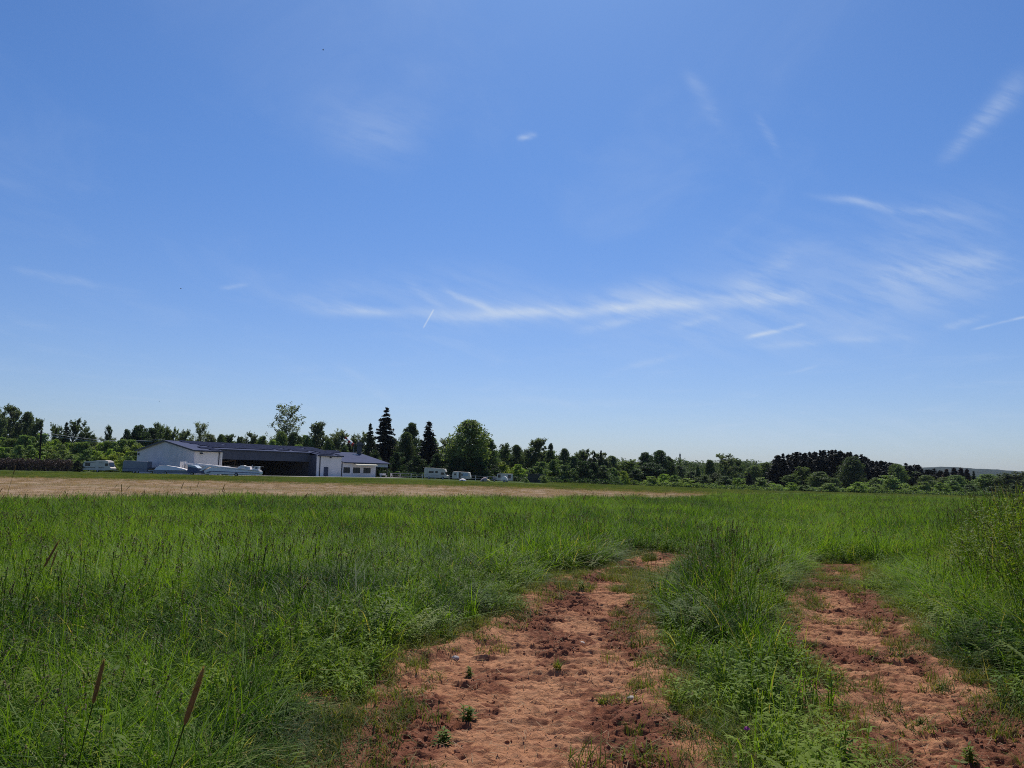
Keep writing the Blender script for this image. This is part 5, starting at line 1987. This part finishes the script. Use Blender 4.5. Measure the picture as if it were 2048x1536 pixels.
# --- mown strip stubble
n = 18000
x, y = fan(n, 22, 118)
s_ = poly_sd(x, y, np.array(STRIP, float))
k_ = s_ > -1.5 * RNG.uniform(0, 1, n)
x, y = x[k_], y[k_]
scatter("hay_stubble", GS, x, y, RNG.uniform(.7, 1.6, len(x)), RNG.integers(0, 3, len(x)), 'dry brown mown stubble in the strip beyond the meadow', zs=RNG.uniform(.5, 1.3, len(x)))

# --- short trampled grass along and in the tracks
n = int(area(2.5, 16) * 95)
x, y = fan(n, 2.5, 16, 38)
sA, sB = track_sd(x, y)
sd = np.maximum(sA, sB)
pn = fbm(x * 1.6, y * 1.6, 33, 4)
band = np.exp(-((sd + .20) / .27) ** 2)
inside = (sd > 0) * smooth(.60, .74, pn) * .22
leftpatch = smooth(.2, 1.0, .75 - np.abs(x + .95)) * smooth(2.5, 3, y) * (1 - smooth(6.0, 7.0, y)) * smooth(.42, .58, pn)
farpatch = (sd > 0) * smooth(9.5, 11.5, y) * smooth(.42, .6, pn)
k_ = RNG.uniform(0, 1, n) < np.clip(band * .75 + inside + .9 * leftpatch * (sd > -.4) + farpatch * .7, 0, 1)
x, y, sd = x[k_], y[k_], sd[k_]
zt = terrain(x, y) + np.where(sd > 0, -.03, 0) - .01
scatter("verge_grass", GSH, x, y, RNG.uniform(.6, 1.3, len(x)), RNG.integers(0, 4, len(x)), 'short yellowish trampled grass fringing the dirt tracks', zs=RNG.uniform(.6, 1.5, len(x)), z=zt)

# --- taller tussocks on the strip between the tracks and the bank at the right
n = int(area(3, 18) * 42)
x, y = fan(n, 3, 18, 50)
sA, sB = track_sd(x, y)
sd = np.maximum(sA, sB)
mid = (x > .10 * y - .1) & (x < .42 * y) & (y > 5.2) & (y < 13.5)
bank = x - (.42 * y + 1.1)
bk = (bank > .35) & (y < 18)
nz = fbm(x * 1.1, y * 1.1, 77, 3)
pr = np.where(mid, .55 * smooth(.42, .6, nz) * smooth(5, 8, y), 0) + np.where(bk, .75 * smooth(.3, 1.3, bank), 0) + .10 * smooth(.58, .68, nz) * (x < 0)
k_ = (sd < -.2) & (RNG.uniform(0, 1, n) < pr)
x, y, bank = x[k_], y[k_], bank[k_]
scatter("tall_grass", GT, x, y, RNG.uniform(.9, 1.3, len(x)), RNG.integers(0, 4, len(x)), 'tall seeding grass tussocks between the tracks and on the right bank',
        zs=np.where(bank > .3, .80 + .40 * smooth(.4, 2.0, bank), .78) * RNG.uniform(.8, 1.15, len(x)))

# --- long flowering stalks that stand out above the right bank
stk = []
for i in range(4):
    pk = Pack()
    pk.add(*blades(10, .06, .55, .0045, .4, .25, 5))
    stems_with_heads(pk, 3, .07, 1.0, .13, .0045, .22, fuzz=26)
    stk.append(pk.mesh("stalk", [M_GRASS, M_SEED]))
GK = src("flowering_stalk", stk)
n = int(area(4, 13) * 9)
x, y = fan(n, 4, 13, 50)
bank = x - (.42 * y + 1.1)
k_ = (bank > .5) & (RNG.uniform(0, 1, n) < .25 + .65 * smooth(.6, 1.8, bank))
x, y, bank = x[k_], y[k_], bank[k_]
scatter("flowering_stalks", GK, x, y, RNG.uniform(.9, 1.2, len(x)), RNG.integers(0, 4, len(x)), 'long flowering grass stalks nodding above the right bank',
        zs=(.95 + .27 * smooth(.6, 2.0, bank)) * RNG.uniform(.85, 1.12, len(x)))
n = int(area(5, 15) * .9)
x, y = fan(n, 5, 15, 50)
sd = np.maximum(*track_sd(x, y))
k_ = (x < .02 * y) & (sd < -.9)
x, y = x[k_], y[k_]
scatter("flowering_stalks", GK, x, y, RNG.uniform(.9, 1.2, len(x)), RNG.integers(0, 4, len(x)), 'scattered thin flowering stalks over the left meadow', zs=RNG.uniform(.6, .92, len(x)))

# --- leafy herbs
n = int(area(1.5, 16) * 30)
x, y = fan(n, 1.5, 16, 50)
sA, sB = track_sd(x, y)
sd = np.maximum(sA, sB)
bank = x - (.42 * y + 1.1)
nz = fbm(x * .8, y * .8, 66, 3)
pr = np.where(bank > .4, .8 * smooth(.4, 1.4, bank) * smooth(.3, .5, nz), 0) + np.where(x < -.6, .30 * smooth(.52, .68, nz) * (1 - smooth(4, 9, y)), 0)
k_ = (sd < -.25) & (RNG.uniform(0, 1, n) < pr)
x, y, bank = x[k_], y[k_], bank[k_]
scatter("herbs", GH, x, y, RNG.uniform(.85, 1.2, len(x)), RNG.integers(0, 3, len(x)), 'leafy lance-leaved herb stalks on the right bank and in the left foreground',
        zs=np.where(bank > .3, .95 + .38 * smooth(.5, 2, bank), .55) * RNG.uniform(.8, 1.15, len(x)))
n = int(area(1.3, 18) * 34)
x, y = fan(n, 1.3, 18, 50)
sA, sB = track_sd(x, y)
sd = np.maximum(sA, sB)
bank = x - (.42 * y + 1.1)
midb = (x > .3) & (x < .42 * y)
pr = .06 + .42 * smooth(.50, .62, fbm(x * .7, y * .7, 144, 4)) + .10 * midb + .35 * (bank > .2)
k_ = (sd < -.16) & (RNG.uniform(0, 1, n) < pr)
x, y, bank = x[k_], y[k_], bank[k_]
scatter("herbs", GB, x, y, RNG.uniform(.85, 1.35, len(x)), RNG.integers(0, 4, len(x)), 'broad-leaved low herbs mixed into the meadow and the strip between the tracks',
        zs=RNG.uniform(.9, 1.5, len(x)) * (1 + .5 * smooth(.3, 1.5, bank)))
n = int(area(2, 14) * 16)
x, y = fan(n, 2, 14, 50)
sd = np.maximum(*track_sd(x, y))
k_ = (sd < -.25) & (RNG.uniform(0, 1, n) < .6 * smooth(.5, .66, fbm(x * .7, y * .7, 44, 3)))
x, y = x[k_], y[k_]
scatter("vetch", GV, x, y, RNG.uniform(.9, 1.4, len(x)), RNG.integers(0, 3, len(x)), 'feathery vetch leaves among the meadow grass', zs=RNG.uniform(.9, 1.35, len(x)))
n = int(area(2.5, 15) * 50)
x, y = fan(n, 2.5, 15, 50)
sA, sB = track_sd(x, y)
sd = np.maximum(sA, sB)
cn = fbm(x * .9, y * .9, 55, 3)
midc = (x > .3) & (x < .42 * y) & (y < 8.5)
pr = np.where(midc, .34, .4 * smooth(.5, .64, cn)) * (sd < -.14)
k_ = RNG.uniform(0, 1, n) < pr * (sd > -1.6)
x, y = x[k_], y[k_]
scatter("clover", GC, x, y, RNG.uniform(.8, 1.4, len(x)), RNG.integers(0, 3, len(x)), 'low clover and leafy ground cover along the track edges', zs=RNG.uniform(.7, 1.4, len(x)))

# --- clods on the tracks
def clod_mesh():
    bm = B_()
    bmesh.ops.create_icosphere(bm, subdivisions=2, radius=.5)
    off = RNG.uniform(0, 50)
    for v in bm.verts:
        c = v.co
        f = .45 + 1.1 * float(fbm(np.array([c.x * 3.4 + off]), np.array([c.y * 2.1 + c.z * 1.7]), 7, 3)[0])
        v.co = Vector((c.x * f, c.y * f, c.z * f * .5))
    me = bpy.data.meshes.new("clod")
    bm.to_mesh(me)
    bm.free()
    me.materials.append(M_CLOD)
    return me


GCL = src("clod", [clod_mesh() for _ in range(5)])
n = 120000
x, y = fan(n, 3, 13, 38)
sA, sB = track_sd(x, y)
sd = np.maximum(sA, sB)
cl_ = cloddy_field(x, y, sd) * smooth(.35, .6, fbm(x * 6, y * 8, 63, 2))
k_ = (sd > -.12) & (RNG.uniform(0, 1, n) < .20 + .7 * cl_)
x, y, sd = x[k_], y[k_], sd[k_]
zc_ = terrain(x, y) + soil_height(x, y, sd)
sc = np.clip(RNG.lognormal(-4.25, .5, len(x)) * (.55 + .7 * cl_[k_]), .005, .036)
scatter("soil_clods", GCL, x, y, sc, RNG.integers(0, 5, len(x)), 'crumbly red-brown clods of earth strewn over the tracks', z=zc_ + sc * .1, tilt=.6)
# straw and dry stems lying on the soil
stw = []
for i in range(3):
    pk = Pack()
    for _ in range(7):
        a_ = RNG.uniform(0, 6.28)
        c_ = np.array([RNG.uniform(-.15, .15), RNG.uniform(-.15, .15), .012])
        d_ = np.array([math.cos(a_), math.sin(a_), RNG.uniform(0, .25)]) * RNG.uniform(.03, .09)
        s_ = np.array([-math.sin(a_), math.cos(a_), 0]) * .0016
        V = np.array([c_ - s_, c_ + s_, c_ + d_ + s_, c_ + d_ - s_])
        pk.add(V, np.array([[0, 1, 2, 3]]), np.full(4, RNG.uniform(0, 1)))
    stw.append(pk.mesh("straw", [M_STRAW]))
GSW = src("straw", stw)
n = 2600
x, y = fan(n, 3, 13, 38)
sd = np.maximum(*track_sd(x, y))
k_ = (sd > -.3)
x, y, sd = x[k_], y[k_], sd[k_]
scatter("straw", GSW, x, y, RNG.uniform(.7, 1.3, len(x)), RNG.integers(0, 3, len(x)), 'bits of dry straw lying on the soil of the tracks', z=terrain(x, y) + soil_height(x, y, sd))


# ------------------------------------------------------------------ stones and single plants on the tracks
def on_track(px, py):
    gx_, gy_ = flat_hit(px, py)
    sd = float(np.maximum(*track_sd(np.array([gx_]), np.array([gy_])))[0])
    return Vector((gx_, gy_, tz(gx_, gy_) + float(soil_height(np.array([gx_]), np.array([gy_]), np.array([sd]))[0])))


def stone(px, py, wpx, m, lab):
    p = on_track(px, py)
    s = wpx * p.y / F
    bm = B_()
    bmesh.ops.create_icosphere(bm, subdivisions=3, radius=.5)
    o_ = random.uniform(0, 40)
    for v in bm.verts:
        c = v.co
        f = .8 + .4 * float(fbm(np.array([c.x * 1.6 + o_]), np.array([c.y * 1.6 + c.z]), 3, 3)[0])
        v.co = Vector((c.x * f, c.y * .8 * f, c.z * .55 * f))
    o = obj('stone', bm, m, None, 0, True)
    o.location = p + Vector((0, 0, s * .06))
    o.scale = (s, s, s)
    o.rotation_euler = (0, 0, random.uniform(0, 6))
    tag(o, lab, 'stone')


stone(1262, 1386, 19, M_STONE, 'largest pale flat stone near the right edge of the left track')
stone(1171, 1395, 9, M_STONE, 'small pale stone left of the largest pale stone')
stone(1165, 1277, 12, M_STONE, 'pale stone farther up the left track')
stone(911, 1302, 16, M_STONE_GREY, 'grey stone at the left edge of the left track below the grass')
stone(1270, 1510, 13, M_STONE_GREY, 'grey pebble near the bottom of the left track')
stone(778, 1332, 9, M_STONE, 'pale pebble in the bare patch at the left rim of the left track')
stone(893, 1520, 9, M_STONE_GREY, 'small grey pebble at the bottom left of the left track')


def weed(px, py, hpx, lab, name='weed', leafy=True):
    p = on_track(px, py)
    h = hpx * .85 * p.y / F
    t = thing(name, lab, 'plant', p - Vector((0, 0, .01)), random.uniform(0, 6))
    pk = Pack()
    if leafy:
        herb_pack(pk, 5, h * .25, h, 16, h * .55, h * .13)
    else:
        pk.add(*blades(60, h * .35, h, .005, .6, .4, 4))
    link('leaves', pk.mesh('leaves', [M_HERB if leafy else M_GRASS_PALE]), t)
    pk = Pack()
    pk.add(*blades(6, h * .12, h * .8, .006, .2, 0, 3))
    link('stem', pk.mesh('stem', [M_GRASS]), t)


weed(937, 1420, 40, 'dark leafy weed standing alone on the left track')
weed(884, 1462, 46, 'dark weed lower and left of the lone weed on the left track')
weed(1207, 1388, 30, 'pale grass tuft beside the largest pale stone', 'grass_tuft', False)
weed(1225, 1380, 22, 'smaller grass tuft right beside the pale tuft by the stone', 'grass_tuft', False)
weed(1115, 1330, 24, 'thin grass tuft in the middle of the left track', 'grass_tuft', False)
weed(1165, 1178, 30, 'dark leafy weed at the head of the left track')
weed(940, 1340, 22, 'low grey-green weed at the left rim of the left track')
weed(1940, 1500, 40, 'pale straggling weed low on the right track')
weed(1880, 1365, 26, 'small dark weed halfway up the right track')
weed(1838, 1432, 24, 'low green weed in the middle of the right track')

# pink clover flower at the bottom
p = Vector((*flat_hit(1495, 1530), .0))
p.z = tz(p.x, p.y)
fl = thing('clover_flower', 'single pink clover flower in the grass between the tracks', 'flower', p)
M_PINKFL = paint("pink_petals", (.42, .07, .28), .7, .2, .05)
pk = Pack()
d_ = rdir(70)
d_[:, 2] = np.abs(d_[:, 2])
Q = cards(np.array([0, 0, .19]) + d_ * .013, d_, .006, .3)
pk.add(Q.reshape(-1, 3), np.arange(280).reshape(-1, 4), np.full(280, .5))
link('blossom', pk.mesh('blossom', [M_PINKFL]), fl)
pk = Pack()
pk.add(*blades(2, .004, .2, .004, .05, 0, 3))
link('stem', pk.mesh('stem', [M_GRASS]), fl)

# yellow buttercups in the right meadow
M_BUTTER = paint("yellow_petals", (.70, .52, .03), .5, .3, .05)
bme = None
for i in range(34):
    px, py = random.choice([(1640, 1040), (1600, 1050), (1750, 1032), (1680, 1045)])
    px, py = px + random.gauss(0, 55), py + random.gauss(0, 12)
    d = pix_dir(px, py)
    t_ = (EYE.z - .55) / -d.z
    q = EYE + d * t_
    g0 = tz(q.x, q.y)
    if bme is None:
        pk = Pack()
        for kx in range(5):
            V, qd = leaf_quads(np.array([0, 0, .62]), np.array([math.cos(kx * 1.257), math.sin(kx * 1.257), .5]), .02, .018, 0)
            pk.add(V, qd, np.full(8, .5))
        bme = pk.mesh('blossom', [M_BUTTER])
        pk = Pack()
        pk.add(*blades(2, .004, .62, .005, .03, 0, 3, 0))
        sme = pk.mesh('stem', [M_GRASS])
    t = thing('buttercup', 'tiny yellow buttercup standing in the green meadow above the right track', 'flower', (q.x, q.y, g0), random.uniform(0, 6), 'buttercups in the meadow')
    link('blossom', bme, t)
    link('stem', sme, t)

# ------------------------------------------------------------------ foxtail heads above the meadow
def foxtail_meshes(h, hl, r, stem_r=.0012, lean=(.1, .0)):
    pts = [Vector((lean[0] * t ** 1.6 * h, lean[1] * t ** 1.6 * h, t * h)) for t in (0, .3, .6, .85, 1 - hl / h)]
    bm = tube(B_(), pts, [stem_r * 1.3, stem_r * 1.2, stem_r, stem_r, stem_r], 6)
    sm = bpy.data.meshes.new('stem')
    bm.to_mesh(sm)
    bm.free()
    sm.materials.append(M_GRASS_PALE)
    a = np.array(pts[-1])
    ax = np.array([lean[0] * 1.5, lean[1] * 1.5, 1.0])
    ax /= np.linalg.norm(ax)
    bm = tube(B_(), [a + ax * hl * f for f in (0, .08, .3, .6, .85, 1)], [r * .4, r * .85, r, r * .95, r * .75, r * .2], 8)
    cm = bpy.data.meshes.new('core')
    bm.to_mesh(cm)
    bm.free()
    v = np.array([q.co[:] for q in cm.vertices])
    fq = [list(p.vertices) for p in cm.polygons if len(p.vertices) == 4]
    pk = Pack()
    pk.add(v, np.array(fq), np.full(len(v), .3))
    nb = 420
    t = RNG.uniform(0, 1, nb)
    prof = np.interp(t, [0, .08, .3, .6, .85, 1], [.4, .85, 1, .95, .75, .3]) * r
    fa = RNG.uniform(0, 6.283, nb)
    e1 = np.cross(ax, [0, 1, 0])
    e1 /= np.linalg.norm(e1)
    e2 = np.cross(ax, e1)
    nrm = np.cos(fa)[:, None] * e1 + np.sin(fa)[:, None] * e2
    c = a + ax * hl * t[:, None] + nrm * prof[:, None] * .9
    tip = c + nrm * r * .75 + ax * r * .9
    sd_ = np.cross(nrm, ax) * r * .09
    V = np.stack([c - sd_, c + sd_, tip + sd_ * .15, tip - sd_ * .15], 1)
    pk.add(V.reshape(-1, 3), np.arange(nb * 4).reshape(-1, 4), np.repeat(RNG.uniform(.2, 1, nb), 4))
    return sm, pk.mesh('seed_head', [M_FOX])


def foxtail(px0, py0, px1, py1, Y, lab, group=None):
    """a foxtail whose head runs from pixel 0 (base) to pixel 1 (tip) at true depth Y"""
    a, b = at_depth(px0, py0, Y), at_depth(px1, py1, Y)
    g0 = tz(a.x, Y)
    hl = (b - a).length
    h = b.z - g0
    sl_ = (b.x - a.x) / max(.02, b.z - a.z)
    lx = sl_ / 1.5
    lx = max(-.5, min(.5, lx))
    sm, hm = foxtail_meshes(h, hl, max(.0040, hl * (.05 if Y < 2 else .038)), lean=(lx, 0))
    base_x = b.x - lx * h
    t = thing('foxtail', lab, 'grass stalk', (base_x, Y, g0 - .01), 0, group)
    link('stem', sm, t)
    link('seed_head', hm, t)


foxtail(373, 1432, 411, 1318, 1.35, 'big brown furry foxtail head leaning right in the left foreground')
foxtail(188, 1395, 210, 1308, 1.75, 'dark green foxtail head left of the big brown one in the foreground')
foxtail(27, 946, 32, 929, 7.5, 'lone dark foxtail rising highest above the brown strip at the far left')
foxtail(92, 1125, 122, 1072, 4.2, 'slanting dark foxtail over the grass at the left, taller of a pair')
foxtail(104, 1128, 116, 1096, 4.4, 'short dark foxtail right beside the slanting one at the left')
lab = 'dark foxtail head sticking up over the meadow edge against the brown strip'
rows = [(0, 983, 7, 972), (3, 997, 12, 985), (131, 994, 137, 983), (188, 1003, 192, 990), (170, 996, 176, 985), (212, 988, 213, 981), (230, 972, 237, 966), (243, 982, 243, 966), (255, 976, 263, 967),
        (275, 994, 276, 985), (288, 990, 290, 977), (333, 994, 337, 980), (363, 975, 368, 962), (380, 987, 390, 980), (395, 972, 398, 962), (397, 990, 398, 981), (382, 979, 381, 972),
        (445, 981, 450, 966), (490, 990, 491, 983), (606, 988, 619, 981), (545, 1005, 547, 994), (480, 1000, 483, 990), (76, 1003, 84, 992), (95, 1010, 97, 995), (53, 1008, 60, 996),
        (1143, 991, 1152, 984), (1168, 995, 1174, 983), (1186, 992, 1187, 982), (1210, 994, 1213, 985), (1248, 996, 1240, 983), (905, 1000, 912, 991), (740, 1003, 745, 993), (820, 1001, 824, 992),
        (640, 1000, 645, 991), (300, 1040, 304, 1026), (500, 1045, 503, 1030), (1330, 990, 1333, 982), (1020, 1000, 1026, 991)]
for i, (x0, y0, x1, y1) in enumerate(rows):
    L = math.hypot(x1 - x0, y1 - y0)
    foxtail(x0, y0, x1, y1, max(5.5, min(13, .085 * F / L)), lab, 'foxtails along the meadow edge')

# ------------------------------------------------------------------ air
bm = B_()
box(bm, -7000, 7000, -90, 6500, -60, 135)
def haze_m():
    m = bpy.data.materials.new("haze")
    m.use_nodes = True
    m.node_tree.nodes.clear()
    t = NT(m.node_tree)
    v = t.n('ShaderNodeVolumePrincipled')
    v.inputs['Color'].default_value = (.80, .88, 1.0, 1)
    v.inputs['Density'].default_value = 4.0e-5
    v.inputs['Anisotropy'].default_value = 0.0
    o = t.n('ShaderNodeOutputMaterial')
    t.link(v.outputs[0], o.inputs['Volume'])
    return m
tag(obj('haze', bm, haze_m()), kind='stuff', label='thin blue air between the viewer and the hills')
